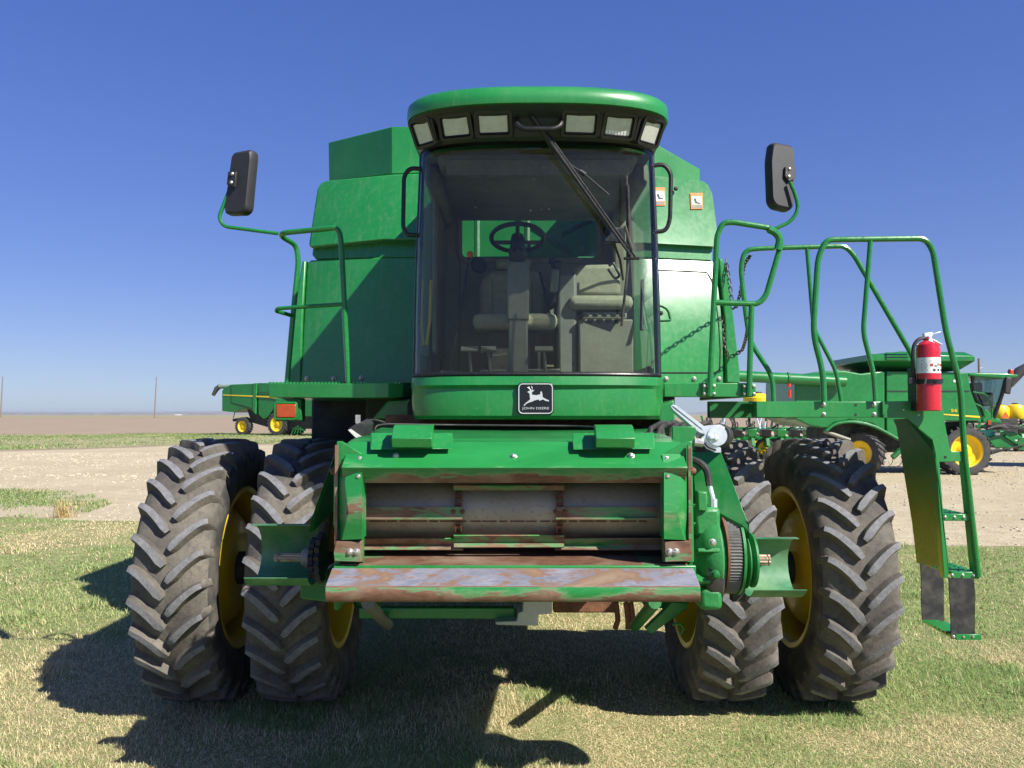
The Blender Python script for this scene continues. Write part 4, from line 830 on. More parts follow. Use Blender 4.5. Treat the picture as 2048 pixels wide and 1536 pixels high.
# zinc coupler lever
lv = empty('coupler_lever', P(1420, 870, 3.95), parent=CB); yl = 3.95
put('lever_arm', prism([P(a, b, yl) for a, b in ((1342, 812), (1346, 809), (1352, 810), (1408, 852), (1424, 850), (1440, 849), (1452, 855), (1459, 866), (1456, 868), (1442, 862), (1432, 862), (1424, 870), (1418, 884), (1434, 890), (1442, 896), (1442, 905), (1430, 905), (1413, 897), (1404, 886), (1403, 876), (1410, 870), (1406, 862))], (0, .006, 0)), 'zinc', lv)
put('lever_fold', prism([P(a, b, yl) for a, b in ((1342, 813), (1347, 820), (1398, 864), (1408, 868), (1404, 858), (1346, 812))], (0, .035, -.01)), 'zinc', lv)
put('lever_disc', lathe([(0, 0), (.045, 0), (.047, .006), (0, .006)], P(1435, 872, yl - .008), (0, 1, 0), 24), 'zinc', lv)
put('lever_slot', tube([P(1409, 886, yl - .001), P(1416, 894, yl - .001), P(1432, 900, yl - .001)], .006, 6, .03), 'dark_metal', lv)
put('coupler_body', [cyl(P(1438, 870, yl + .008), P(1444, 872, yl + .09), .055, 18)], 'dark_machinery', lv, bevel=.006)
for a, b in ((1421, 875), (1431, 877)): bolt(P(a, b, yl - .01), FWD, .013, lv, 'lever_bolt', 'zinc')
slab('coupler_bracket', [(1345, 853, 3.9), (1390, 853, 3.9), (1394, 862, 3.9), (1384, 888, 3.9), (1345, 888, 3.9)], .02, G, CB, .003)
put('coupler_pipe', [cyl(P(1388, 884, 3.95), P(1406, 886, 3.95), .02, 10), cyl(P(1392, 872, 3.98), P(1404, 866, 3.98), .014, 8)], 'bolt_steel', CB)
# feeder work lamp on the left
wlp = empty('feeder_lamp', P(715, 860, 4.15), parent=CB)
put('lamp_housing', prism([P(694, 858, 4.08), P(722, 844, 4.08), P(734, 852, 4.12), P(730, 876, 4.14), P(716, 879, 4.1)], (.02, .10, .02)), 'mirror_back', wlp, bevel=.012)
put('lamp_glass', prism([P(696, 860, 4.075), P(714, 878, 4.09), P(728, 876, 4.10), P(702, 858, 4.08)], (.01, .02, -.01)), 'lens_glass', wlp)
put('lamp_bracket', [obox(P(716, 838, 4.15), (.012, 0, 0), (0, .004, 0), (0, 0, .02)), cyl(P(716, 846, 4.14), P(716, 846, 4.12), .009, 8)], 'bolt_steel', wlp)
put('lamp_cable', tube([P(726, 846, 4.2), P(745, 838, 4.3), P(770, 845, 4.4)], .006, 6, .05), 'black_rubber', wlp)
# underneath: braces, box, dark parts low between the wheels
put('lower_brace', box(Xp(720, 5.2), Xp(1030, 5.2), 5.2, 5.26, Zp(1238, 5.2), Zp(1216, 5.2)), G, CB, bevel=.006)
put('control_box', prism([P(a, b, 5.1) for a, b in ((1046, 1200), (1104, 1200), (1104, 1228), (1076, 1230), (1076, 1252), (992, 1250), (990, 1244), (1034, 1242), (1036, 1226), (1046, 1222))], (0, .2, 0)), 'grey_white_box', CB, bevel=.006)
put('rust_beam', box(Xp(1106, 5.6), Xp(1235, 5.6), 5.6, 5.7, Zp(1226, 5.6), Zp(1200, 5.6)), 'rusty_steel', CB, bevel=.01)
put('lift_cylinder', [cyl(P(735, 1205, 4.6), P(775, 1250, 5.4), .035, 14)], 'grey_plastic', CB); put('lift_cylinder', [cyl(P(1310, 1205, 4.6), P(1270, 1252, 5.4), .035, 14)], 'green_shade', CB)
slab('skid_plate', [(1290, 1258, 5.5), (1345, 1205, 5.5), (1378, 1205, 5.5), (1376, 1216, 5.5), (1304, 1268, 5.5)], .06, G, CB, .006)
put('hook_rod', tube([P(1345, 1250, 5.4), P(1360, 1246, 5.4), P(1368, 1258, 5.4), P(1362, 1268, 5.4)], .009, 6, .03), 'green_tube', CB)
for a in (1232, 1252, 1262): put('hanging_part', tube([P(a, 1205, 5.6), P(a + 4, 1240, 5.6), P(a - 2 + a % 7, 1258, 5.6)], .018, 8), 'rusty_steel', CB)
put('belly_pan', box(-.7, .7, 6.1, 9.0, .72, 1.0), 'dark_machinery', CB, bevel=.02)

# ------------------------------------------------------------------ platforms, rails, mirrors
PL = empty('cab_platform', (-1.2, 5.3, 2.0), parent=CB)
slab('platform_deck', [(538, 767, 5.12), (720, 767, 4.96), (776, 765, 4.92), (806, 767, 4.98), (806, 793, 4.98), (776, 795, 4.92), (720, 796, 4.96), (538, 795, 5.12)], 1.25, G, PL, .004, [(0, 1, 6, 7), (1, 2, 5, 6), (2, 3, 4, 5)])
put('platform_tread', [obox(P(540 + k * 7.0, 766, 5.14 - .2 * k / 38), (.006, 0, 0), (0, .01, 0), (0, 0, .006)) for k in range(38)], G, PL, kind='stuff')
rail = lambda pts, Y, r=.0165, rad=.09: tube([P(a, b, (Y if len(q) < 1 else q[0])) for a, b, *q in pts], r, 10, rad)
put('handrail', [rail(((697, 767), (690, 640), (682, 480), (676, 455), (552, 467, 5.12), (592, 490, 5.3), (597, 520, 5.3), (585, 640, 5.3), (574, 767, 5.3)), 5.0)], 'green_tube', PL)
put('rail_crossbar', [rail(((690, 608), (556, 617, 5.1), (552, 622, 5.12), (586, 632, 5.3)), 5.0, .0125, .04)], 'green_tube', PL)
put('mirror_arm', rail(((556, 467), (448, 453), (437, 436), (462, 372)), 5.08, .0115, .1), 'green_tube', PL)
put('turn_signal', box(Xp(551, 5.05), Xp(592, 5.05), 5.05, 5.10, Zp(836, 5.05), Zp(808, 5.05)), 'amber_lens', PL, bevel=.008)
put('turn_signal_frame', tube(rrect((P(551, 808, 5.06) + P(592, 836, 5.06)) / 2, BX, BZ, .064, .048, .012), .008, 8, closed=True), 'green_tube', PL)
put('signal_bracket', box(Xp(549, 5.1), Xp(603, 5.1), 5.10, 5.2, Zp(842, 5.1), Zp(796, 5.1)), 'green_shade', PL, bevel=.01)
def mirror(pts, Y, nrm, plate, holes, name='mirror'):
    root = empty(name, P(*pts[0], Y), parent=CB); n = Vector(nrm).normalized(); o = P(*pts[0], Y)
    def at(a, b): return PP(a, b, o, n)
    _m = [at(a, b) for a, b in pts]; _h = (_m[0] + _m[-1]) / 2; front = fillet([_h] + _m + [_h], .025, 4)[:-1]
    c = sum(front, Vector()) / len(front); f2 = [c + (p - c) * 1.0 for p in front]
    put('mirror_shell', grid([[c + (p - c) * .90 for p in front], front, [p - n * -.0 + (-n) * .055 for p in [c + (p - c) * 1.03 for p in front]], [c + (p - c) * .97 - n * .06 for p in front]], True)if False else join(grid([[c + (p - c) * .93 + n * .012 for p in front], front, [c + (p - c) * 1.02 - n * .035 for p in front], [c + (p - c) * 1.0 - n * .055 for p in front]], True), ([c + (p - c) * .93 + n * .012 for p in front], [tuple(range(len(front)))]), ([c + (p - c) * 1.0 - n * .055 for p in front], [tuple(range(len(front)))])), 'mirror_back', root)
    put('mirror_mount', prism([at(a, b) + n * .014 for a, b in plate], n * .016), 'mirror_back', root, bevel=.003)
    for a, b in holes: bolt(at(a, b) + n * .03, n, .012, root)
    put('mirror_glass', ([c + (p - c) * .94 - n * .057 for p in front], [tuple(range(len(front)))]), 'silver_print', root)
mirror(((466, 306), (503, 299), (504, 312), (494, 418), (485, 427), (452, 428), (450, 420)), 5.08, (-.45, -1, .05), ((463, 346), (479, 346), (476, 377), (460, 372)), ((472, 351), (470, 368)))
mirror(((1545, 284), (1584, 292), (1587, 300), (1587, 412), (1580, 421), (1551, 414), (1543, 402), (1540, 320)), 5.08, (.35, -1, .05), ((1565, 336), (1585, 336), (1585, 360), (1572, 366), (1564, 355)), ((1572, 341), (1571, 356)))
PR = empty('cab_platform', (1.6, 5.2, 1.95), parent=CB)
def perforated(name, x0, x1, y0, y1, z, parent, cell=.072, hole=.021):
    nx, ny = int((x1 - x0) / cell), int((y1 - y0) / cell); v, f = [], []; cx_, cy2 = (x1 - x0) / nx, (y1 - y0) / ny
    for i in range(nx):
        for j in range(ny):
            cx0, cy0 = x0 + (i + .5) * cx_, y0 + (j + .5) * cy2; b = len(v)
            for k in range(8):
                a = k * math.pi / 4 + math.pi / 8; sq = (1, 1) if k == 0 else None
                px_, py_ = [(1, .41), (.41, 1), (-.41, 1), (-1, .41), (-1, -.41), (-.41, -1), (.41, -1), (1, -.41)][k]
                v.append(Vector((cx0 + px_ * cx_ / 2, cy0 + py_ * cy2 / 2, z)))
            for k in range(8):
                a = k * math.pi / 4 + math.pi / 8; v.append(Vector((cx0 + 1.25 * hole * math.cos(a), cy0 + hole * math.sin(a), z)))
            cr = [Vector((cx0 + sx * cx_ / 2, cy0 + sy * cy2 / 2, z)) for sx, sy in ((1, 1), (-1, 1), (-1, -1), (1, -1))]; v.extend(cr)
            for k in range(8):
                q = (b + k, b + (k + 1) % 8, b + 8 + (k + 1) % 8, b + 8 + k)
                f.append((b + k, b + 16 + k // 2, b + (k + 1) % 8, b + 8 + (k + 1) % 8, b + 8 + k) if k % 2 == 0 else q)
    o = put(name, (v, f), G, parent); md = o.modifiers.new('thickness', 'SOLIDIFY'); md.thickness = .006; return o
put('platform_beam', box(Xp(1329, 5.0), Xp(1507, 5.0), 5.0, 5.05, Zp(794, 5.0), Zp(766, 5.0)), G, PR, bevel=.004)
put('platform_edge', box(Xp(1507, 5.0) - .03, Xp(1507, 5.0), 5.05, 6.3, Zp(794, 5.0), Zp(768, 5.0)), G, PR, bevel=.004)
perforated('platform_deck', Xp(1329, 5.0), Xp(1507, 5.0) - .03, 5.05, 6.28, Zp(770, 5.0), PR)
put('rail_bracket', [box(Xp(1406, 4.98), Xp(1432, 4.98), 4.975, 5.0, Zp(792, 5.0), Zp(768, 5.0))], G, PR, bevel=.004); put('rail_bracket', [box(Xp(1486, 4.98), Xp(1512, 4.98), 4.975, 5.0, Zp(793, 5.0), Zp(768, 5.0))], G, PR, bevel=.004)
for a in (1409, 1428, 1489, 1508):
    for b in (773, 788): bolt(P(a, b, 4.972), FWD, .008, PR)
put('handrail', rail(((1419, 792), (1426, 640), (1434, 470), (1446, 446), (1465, 444), (1540, 456), (1562, 472), (1560, 496), (1532, 592), (1516, 608), (1430, 605)), 4.97, .017, .08), 'green_tube', PR)
put('rail_post', rail(((1503, 612), (1498, 792)), 4.97, .017, 0), 'green_tube', PR)
put('mirror_arm', rail(((1545, 460), (1582, 443), (1597, 420), (1592, 392), (1580, 364)), 5.06, .0115, .09), 'green_tube', PR)
put('mirror_clamp', rail(((1536, 458), (1552, 466), (1560, 478), (1555, 500)), 4.955, .022, .05), 'green_tube', PR)
yb = 5.02
put('walkway_beam', box(Xp(1513, yb), Xp(1834, yb), yb, yb + .06, Zp(835, yb), Zp(803, yb)), G, PR, bevel=.004)
perforated('walkway_deck', Xp(1507, 5.0), Xp(1830, 5.1), yb + .06, yb + .62, Zp(806, yb), PR)
put('walkway_beam', box(Xp(1415, 5.3), Xp(1560, 5.3), 5.25, 5.31, Zp(836, 5.3), Zp(803, 5.3)), 'green_shade', PR, bevel=.004)
for a in (1648, 1749):
    for b in (810, 829): bolt(P(a, b, yb - .002), FWD, .011, PR)
for b in (810, 829): put('square_hole', obox(P(1712, b, yb - .001), (.006, 0, 0), (0, .002, 0), (0, 0, .006)), 'dark_metal', PR)
for a, b in ((1806, 820), (1836, 830)): bolt(P(a, b, yb - .012), FWD, .010, PR)
put('walkway_rail', rail(((1547, 803), (1545, 752), (1500, 684), (1492, 632), (1481, 534), (1490, 500), (1520, 497), (1690, 492), (1708, 510), (1830, 720), (1838, 800)), 5.55, .0165, .09), 'green_tube', PR)
put('rail_post', rail(((1614, 497), (1627, 655), (1672, 742), (1682, 803)), 5.55, .0135, .06), 'green_tube', PR)
put('walkway_rail', rail(((1648, 803), (1646, 745), (1626, 668), (1636, 515), (1652, 480), (1680, 479), (1850, 477), (1866, 500), (1892, 665), (1921, 771), (1928, 895), (1957, 1153)), 5.0, .0175, .09), 'green_tube', PR)
put('rail_post', rail(((1741, 481), (1726, 665), (1747, 745), (1751, 803)), 5.0, .0145, .06), 'green_tube', PR)
# chains across the gate
def chain(pts, name, pitch=.034):
    pts = fillet([P(*q) for q in pts], .3, 8); links = []; acc = 0; k = 0; L = [0]
    for a, b in zip(pts, pts[1:]): L.append(L[-1] + (b - a).length)
    d = 0
    while d < L[-1]:
        i = max(j for j in range(len(L) - 1) if L[j] <= d); t = (pts[i + 1] - pts[i]).normalized(); p = pts[i] + t * (d - L[i]); u = t.orthogonal().normalized(); u = Matrix.Rotation((k % 2) * math.pi / 2 + .5, 3, t) @ u
        c = [p + t * (.014 * s_ + .010 * math.cos(a)) * 1.0 + u * .011 * math.sin(a) for s_, a in [(1, R(x)) for x in (-90, -45, 0, 45, 90)] + [(-1, R(x)) for x in (90, 135, 180, 225, 270)]]
        links.append(tube(c, .0042, 5, closed=True)); d += pitch; k += 1
    return put(name, links, 'chain_steel', PR, kind='stuff')
chain(((1500, 512, 5.55), (1487, 530, 5.8), (1482, 580, 6.2), (1474, 612, 6.35), (1466, 618, 6.4), (1458, 560, 6.45), (1452, 520, 6.52)), 'safety_chain')
chain(((1497, 636, 5.55), (1494, 670, 5.95), (1485, 700, 6.32), (1466, 712, 6.42), (1456, 715, 6.45), (1449, 690, 6.46), (1443, 635, 6.5)), 'safety_chain')
# ------------------------------------------------------------------ ladder
LD = empty('ladder', (2.4, 5.2, .6), parent=CB); yl2 = 5.0
put('ladder_gusset', prism([P(a, b, yl2) for a, b in ((1765, 803), (1880, 801), (1886, 806), (1889, 840), (1899, 896), (1904, 903), (1932, 903), (1935, 923), (1872, 924), (1862, 880), (1812, 836), (1765, 836))], (0, .02, 0)), G, LD, bevel=.003)
put('gusset_hole', obox(P(1891, 914, yl2 - .001), (.006, 0, 0), (0, .002, 0), (0, 0, .006)), 'dark_metal', LD)
_k = lambda a0, a1: yl2 * (a0 - CX) / (a1 - CX)
S = [P(1868, 905, yl2), P(1895, 1138, yl2), P(1833, 1126, _k(1895, 1833)), P(1806, 885, _k(1868, 1806)), P(1786, 838, _k(1840, 1786)), P(1812, 837, yl2), P(1862, 880, yl2)]
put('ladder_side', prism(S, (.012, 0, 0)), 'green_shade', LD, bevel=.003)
put('ladder_side_edge', prism([P(1872, 922, yl2), P(1879, 922, yl2), P(1897, 1156, yl2), P(1888, 1156, yl2)], (0, .05, 0)), G, LD, bevel=.003)
put('ladder_rail_foot', prism([P(1926, 923, yl2), P(1934, 923, yl2), P(1957, 1155, yl2), P(1949, 1155, yl2)], (0, .05, 0)), G, LD, bevel=.003)
def step(a0, a1, b0, b1, name='ladder_step', depth=.6, treads=6):
    x0, x1 = Xp(a0, yl2), Xp(a1, yl2); z0, z1 = Zp(b1, yl2), Zp(b0, yl2)
    s = put(name, [box(x0, x1, yl2 + .002, yl2 + .02, z0, z1), box(x0, x1, yl2 + .02, yl2 + depth * .55, z1 - .02, z1 - .008)], G, LD, bevel=.003)
    for k in range(treads):
        y = yl2 + .04 + k * .05
        for j in range(3): put('tread_tooth', obox((x0 + (x1 - x0) * (j + .5) / 3, y, z1 - .004), ((x1 - x0) / 8, 0, 0), (0, .012, 0), (0, 0, .006)), G, s)
    for a in (a0 + 6, (a0 + a1) / 2, a1 - 6): bolt(P(a, (b0 + b1) / 2, yl2), FWD, .008, s)
step(1885, 1934, 1028, 1042); step(1899, 1953, 1144, 1158)
def strap(pts0, pts1, Y, dy):             # a hanging rubber strap: left and right edges downwards
    rows = [[P(a, b, Y + dy * i), P(c, d, Y + dy * i)] for i, ((a, b), (c, d)) in enumerate(zip(pts0, pts1))]
    return put('rubber_strap', shell(rows, lambda i, j, p: p + Vector((0, .010, 0))), 'black_rubber', LD, angle=60)
strap(((1898, 1156), (1900, 1195), (1902, 1235), (1903, 1278)), ((1948, 1157), (1951, 1195), (1950, 1235), (1950, 1278)), yl2 - .006, .004)
strap(((1841, 1125), (1843, 1160), (1843, 1200), (1845, 1240)), ((1886, 1136), (1888, 1170), (1888, 1205), (1888, 1245)), 5.45, -.004)
bs = put('bottom_step', prism([P(1903, 1270, yl2), P(1952, 1270, yl2), P(1890, 1242, 5.46), P(1845, 1238, 5.46)], (0, 0, -.018)), G, LD, bevel=.003)
put('step_lip', box(Xp(1902, yl2), Xp(1952, yl2), yl2 - .012, yl2 + .002, Zp(1279, yl2), Zp(1268, yl2)), G, bs, bevel=.002)
for a in (1908, 1927, 1946): bolt(P(a, 1274, yl2 - .012), FWD, .008, LD)
for k in range(6): put('tread_tooth', obox(P(1862 + k * 9, 1243 + k * 4.4, 5.38 - k * .06), (.05, 0, 0), (0, .010, 0), (0, 0, .008)), G, bs)

# ================================================================== FIRE EXTINGUISHER
yE = 4.92; ex_, ez0 = Xp(1858, yE), Zp(822, yE); FE = empty('fire_extinguisher', (ex_, yE, ez0), 'red fire extinguisher with white label strapped upright beside the ladder', 'extinguisher')
er = .066; et = Zp(690, yE)
put('cylinder', lathe([(0, 0), (er - .006, 0), (er, .006), (er, et - ez0 - .03), (er * .92, et - ez0), (er * .6, et - ez0 + .018), (.022, et - ez0 + .026), (.019, et - ez0 + .045), (0, et - ez0 + .045)], (ex_, yE, ez0), (0, 0, 1), 40), 'red_paint', FE)
lab = put('label_wrap', lathe([(er + .0008, Zp(747, yE) - ez0), (er + .0008, Zp(716, yE) - ez0)], (ex_, yE, ez0), (0, 0, 1), 48), 'white_label', FE)
def on_cyl(px, py, lift): x = (px - 1858) / FPX * yE; return Vector((ex_ + x, yE - math.sqrt(max(1e-4, (er + lift) ** 2 - x * x)), Zp(py, yE)))
random.seed(3)
for py, spans in ((718.5, ((1858, 1877),)), (724, ((1850, 1876),)), (721, ((1839, 1852),)), (728, ((1838, 1846),)), (732, ((1838, 1847),)), (736, ((1838, 1845),)), (740, ((1838, 1847),))):
    for a, b in spans: put('label_text', prism([on_cyl(a, py, .002), on_cyl(b, py, .002), on_cyl(b, py + 1.6, .002), on_cyl(a, py + 1.6, .002)], (0, .001, 0)), 'grey_plastic', lab)
for a, b, mt in ((1854, 731, 'label_red'), (1874, 731, 'label_red'), (1862, 733, 'grey_plastic'), (1868, 730, 'grey_plastic'), (1859, 741, 'label_ink'), (1868, 741, 'label_ink'), (1876, 741, 'label_ink')):
    put('label_symbol', prism([on_cyl(a - 2.4, b - 2.6, .002), on_cyl(a + 2.4, b - 2.6, .002), on_cyl(a + 2.4, b + 2.6, .002), on_cyl(a - 2.4, b + 2.6, .002)], (0, .001, 0)), mt, lab)
vt = P(1857, 680, yE); put('valve', [cyl(vt - Vector((0, 0, .02)), vt + Vector((0, 0, .025)), .017, 12), obox(vt + Vector((-.005, 0, .03)), (.025, 0, .003), (0, .012, 0), (-.002, 0, .012))], 'zinc', FE, bevel=.003)
put('gauge', lathe([(0, -.004), (.012, -.004), (.014, .0), (.014, .018)], vt + Vector((.002, -.022, 0)), (0, 1, 0), 16), 'zinc', FE)
put('carry_handle', obox(P(1869, 667, yE), Vector((.033, 0, .010)), (0, .010, 0), (-.001, 0, .003)), 'zinc', FE, bevel=.002)
put('squeeze_lever', obox(P(1873, 684, yE), Vector((.030, 0, -.016)), (0, .010, 0), (.001, 0, .003)), 'zinc', FE, bevel=.002)
put('discharge_hose', tube([P(1853, 676, yE), P(1838, 677, yE - .01), P(1827, 690, yE - .01), P(1825, 720, yE), P(1827, 760, yE + .02)], .0105, 10, .05), 'mirror_back', FE)
put('strap_bracket', [lathe([(er + .002, 0), (er + .006, 0), (er + .006, .026), (er + .002, .026)], (ex_, yE, Zp(768, yE)), (0, 0, 1), 36, close=True)], 'black_plastic', FE)
put('strap_wing', [obox(P(1823, 762, yE), (.022, 0, 0), (0, .006, 0), (0, 0, .018))], 'black_plastic', FE, bevel=.003); put('strap_wing', obox(P(1881, 761, yE), (.014, 0, 0), (0, .006, 0), (0, 0, .016)), 'black_plastic', FE, bevel=.003)
put('strap_clip', [obox(P(1851, 762, yE - er - .008), (.006, 0, 0), (0, .004, 0), (.004, 0, .018)), cyl(P(1871, 763, yE - er), P(1871, 763, yE - er - .012), .009, 8)], 'dark_metal', FE)
put('wall_bracket', box(Xp(1827, yE + .05), Xp(1840, yE + .05), yE + .02, yE + .12, Zp(822, yE), Zp(735, yE)), 'black_plastic', FE, bevel=.004)

# ================================================================== MACHINES BEHIND
def far_wheel(parent, c, r, w, rim_r, axis, lugs=20, mat='tyre_far'):
    ax = Vector(axis).normalized(); c = Vector(c); root = empty('wheel', c, parent=parent); u = Vector((0, 0, 1)); s = ax.cross(u)
    parts = [lathe([(rim_r, -w * .45), (r * .8, -w * .5), (r * .93, -w * .46), (r * .95, 0), (r * .93, w * .46), (r * .8, w * .5), (rim_r, w * .45)], c, ax, 36)]
    for sg in (-1, 1):
        for k in range(lugs):
            a = 2 * math.pi * (k + (.5 if sg > 0 else 0)) / lugs; d = u * math.cos(a) + s * math.sin(a); t = -u * math.sin(a) + s * math.cos(a)
            parts.append(obox(c + d * r * .965 + ax * sg * w * .26, ax * w * .24 + t * r * .10 * 1, t * r * .035, d * r * .035))
    put('tyre', parts, mat, root, angle=40)
    put('rim', [lathe([(rim_r * 1.04, -w * .46), (rim_r * .95, -w * .42), (rim_r * .88, -w * .25), (rim_r * .5, -w * .16), (rim_r * .3, -w * .3), (0, -w * .3)], c, ax, 32)], 'yellow_far', root)
    return root
# ---- the one standing side-on to the right
YN = 26.7
RC = empty('combine_harvester', (Xp(1930, YN + 1.5), YN + 1.5, 0), 'green combine parked side-on on the gravel with flared grain tank and glass cab', 'combine')
def far_slab(name, px, Y, depth, mat, parent, bevel=.04, sp=None): return slab(name, [(a, b, Y) for a, b in px], depth, mat, parent, bevel, sp)
far_slab('side_panel', [(1773, 742), (1936, 745), (1942, 782), (1959, 828), (1959, 842), (1890, 842), (1862, 848), (1800, 876), (1773, 866)], YN - .1, 3.0, 'green_far', RC, .03)
far_slab('rear_shroud', [(1590, 760), (1601, 750), (1645, 742), (1690, 741), (1722, 747), (1766, 741), (1770, 745), (1770, 864), (1745, 848), (1700, 840), (1668, 846), (1655, 857), (1620, 852), (1590, 838)], YN - .18, 3.1, 'green_far', RC, .05)
put('panel_seam', obox(P(1856, 782, YN - .11), (1.3, 0, 0), (0, .01, 0), (0, 0, .015)), 'dark_metal', RC)
put('wheel_arch', tube([P(a, b, YN - .2) for a, b in ((1652, 862), (1668, 848), (1700, 842), (1745, 850), (1800, 880))], .05, 8, .4), 'green_far', RC)
T_ = [P(*q) for q in ((1738, 709, YN - .4), (1800, 703, YN - .2), (1928, 704, YN - .2), (1950, 712, YN - .4), (1950, 722, YN - .4), (1916, 742, YN + .3), (1766, 742, YN + .3), (1738, 722, YN - .4))]
put('tank_extension', (T_ + [p + Vector((0, 3.0, 0)) for p in T_], [(0, 1, 2, 3), (0, 3, 4, 7), (7, 4, 5, 6)] + [(11, 10, 9, 8), (15, 12, 11, 8), (14, 13, 12, 15)] + [(i, (i + 1) % 8, (i + 1) % 8 + 8, i + 8) for i in range(8)]), 'green_far', RC, bevel=.02)
for k in range(3): put('tank_rib', obox(P(1795, 706 + k * 6, YN - .42), (.35, .0, .0), (0, .03, 0), (0, 0, .02)), 'green_far', RC)
put('unloading_auger', tube([P(1470, 752, YN - .5), P(1690, 763, YN - .4)], .17, 16), 'green_far', RC); put('auger_collar', tube([P(1574, 757, YN - .46), P(1578, 757, YN - .46)], .19, 16), 'green_shade', RC)
put('auger_lamp', [cyl(P(1578, 766, YN - .5), P(1578, 774, YN - .5), .06, 8), cyl(P(1579, 780, YN - .5), P(1579, 795, YN - .5), .05, 8)], 'red_lens', RC)
put('underbody', [box(Xp(1655, YN + .4), Xp(1950, YN + .4), YN + .4, YN + 2.4, Zp(905, YN + .4), Zp(845, YN + .4))], 'dark_machinery', RC, bevel=.05)
put('lower_strut', tube([P(1785, 915, YN), P(1832, 872, YN)], .09, 8), 'green_shade', RC); put('lower_strut', tube([P(1700, 880, YN), P(1648, 862, YN)], .06, 8), 'grey_plastic', RC)
for a in (1785, 1804): put('hanging_cable', tube([P(a, 912, YN), P(a + 1, 925, YN), P(a - 9, 934, YN)], .012, 5, .2), 'black_rubber', RC)
far_wheel(RC, P(1935, 902, YN - .0) + Vector((0, .3, -.0)), .80, .62, .50, (0, 1, 0), 22)
far_wheel(RC, P(1726, 906, YN + .2), .66, .45, .38, (.75, .66, 0), 20)
far_wheel(RC, P(1935, 902, YN) + Vector((0, 2.7, 0)), .80, .62, .50, (0, 1, 0), 22); far_wheel(RC, P(1726, 906, YN + .2) + Vector((0, 2.4, 0)), .66, .45, .38, (0, 1, 0), 20)
# its cab
put('cab_roof', prism([P(a, b, YN + .3) for a, b in ((1936, 746), (1960, 745), (2012, 746), (2038, 749), (2036, 755), (2008, 758), (1938, 752))], (0, 2.2, 0)), 'green_far', RC, bevel=.04)
for y in (YN + .42, YN + 2.3):
    put('cab_post', tube([P(2012, 757, y), P(2004, 790, y), P(1988, 836, y)], .06, 8), 'black_plastic', RC); put('cab_post', tube([P(1944, 750, y), P(1948, 786, y), P(1966, 832, y)], .06, 8), 'black_plastic', RC)
    put('cab_window', prism([P(a, b, y + .02) for a, b in ((1945, 754), (2010, 758), (2003, 790), (1987, 834), (1967, 832), (1949, 786))], (0, .01, 0)), 'side_glass', RC)
put('cab_interior', [box(Xp(1960, YN + 1), Xp(1985, YN + 1), YN + .9, YN + 1.6, Zp(812, YN + 1), Zp(785, YN + 1)), box(Xp(1955, YN + 1), Xp(1964, YN + 1), YN + .9, YN + 1.6, Zp(800, YN + 1), Zp(765, YN + 1))], 'dark_metal', RC, bevel=.05)
put('cab_base', prism([P(a, b, YN + .38) for a, b in ((1955, 808), (1978, 822), (1986, 834), (2000, 838), (2005, 846), (1955, 846))], (0, 2.0, 0)), 'green_far', RC, bevel=.03)
put('cab_rail', [tube([P(1946, 784, YN + .2), P(1972, 788, YN + .2), P(1984, 812, YN + .2), P(1984, 836, YN + .2)], .025, 6, .1)], 'green_far', RC); put('cab_rail', tube([P(1946, 805, YN + .2), P(1966, 815, YN + .2), P(1970, 836, YN + .2)], .025, 6, .1), 'green_far', RC)
put('cab_mirror', obox(P(2015, 771, YN - .1), (.10, 0, -.02), (0, .06, 0), (.03, 0, .26)), 'mirror_back', RC, bevel=.04); put('mirror_stay', tube([P(2020, 755, YN), P(2024, 768, YN), P(2019, 785, YN)], .02, 6), 'black_plastic', RC)
put('beacon', lathe([(0, .16), (.06, .15), (.09, .08), (.09, 0), (0, 0)], P(2021, 748, YN + .7), (0, 0, 1), 12), 'red_lens', RC)
far_slab('feeder_house', [(1975, 878), (2002, 861), (2030, 864), (2050, 878), (2062, 892), (2040, 897), (1990, 896)], YN + .7, 1.5, 'green_far', RC, .03)
put('feeder_mouth', lathe([(.0, 0), (.2, 0), (.2, .1), (0, .1)], P(2048, 888, YN + .62), (0, 1, 0), 16), 'green_shade', RC); put('feeder_brace', obox(P(2024, 880, YN + .66), (.22, 0, -.14), (0, .03, 0), (.02, 0, .03)), 'green_far', RC)
put('feeder_linkage', [tube([P(1980, 905, YN + .6), P(2048, 890, YN + .6)], .03, 6), tube([P(1975, 910, YN + .6), P(2020, 896, YN + .6)], .03, 6)], 'dark_machinery', RC)
put('hose_bundle', [tube([P(1975 + 3 * k, 858 - k % 3, YN + .3 + .1 * k), P(2000 + 3 * k, 850 + 2 * (k % 4), YN + .4), P(2036 + 2 * k, 852 + k, YN + .6)], .03, 5, .3) for k in range(7)], 'black_rubber', RC, kind='stuff')
for a, b, m_ in ((1995, 868, 'white_label'), (2035, 882, 'white_label'), (1912, 762, 'white_label')): put('decal', obox(P(a, b, YN + .69 if a > 1950 else YN - .11), (.08, 0, 0), (0, .005, 0), (0, 0, .04)), m_, RC)
put('deck_light', obox(P(1978, 845, YN + .2), (.05, 0, 0), (0, .04, 0), (0, 0, .07)), 'amber_lens', RC)
put('side_stripe', prism([P(a, b, YN - .115) for a, b in ((1876, 827), (1960, 832), (1960, 836), (1876, 829))], (0, .01, 0)), 'stripe_yellow', RC)
put('side_lettering', text_geo('S670', P(1902, 824, YN - .13), Vector((.44, 0, 0)), Vector((0, 0, .095)), .03), 'stripe_yellow', RC)
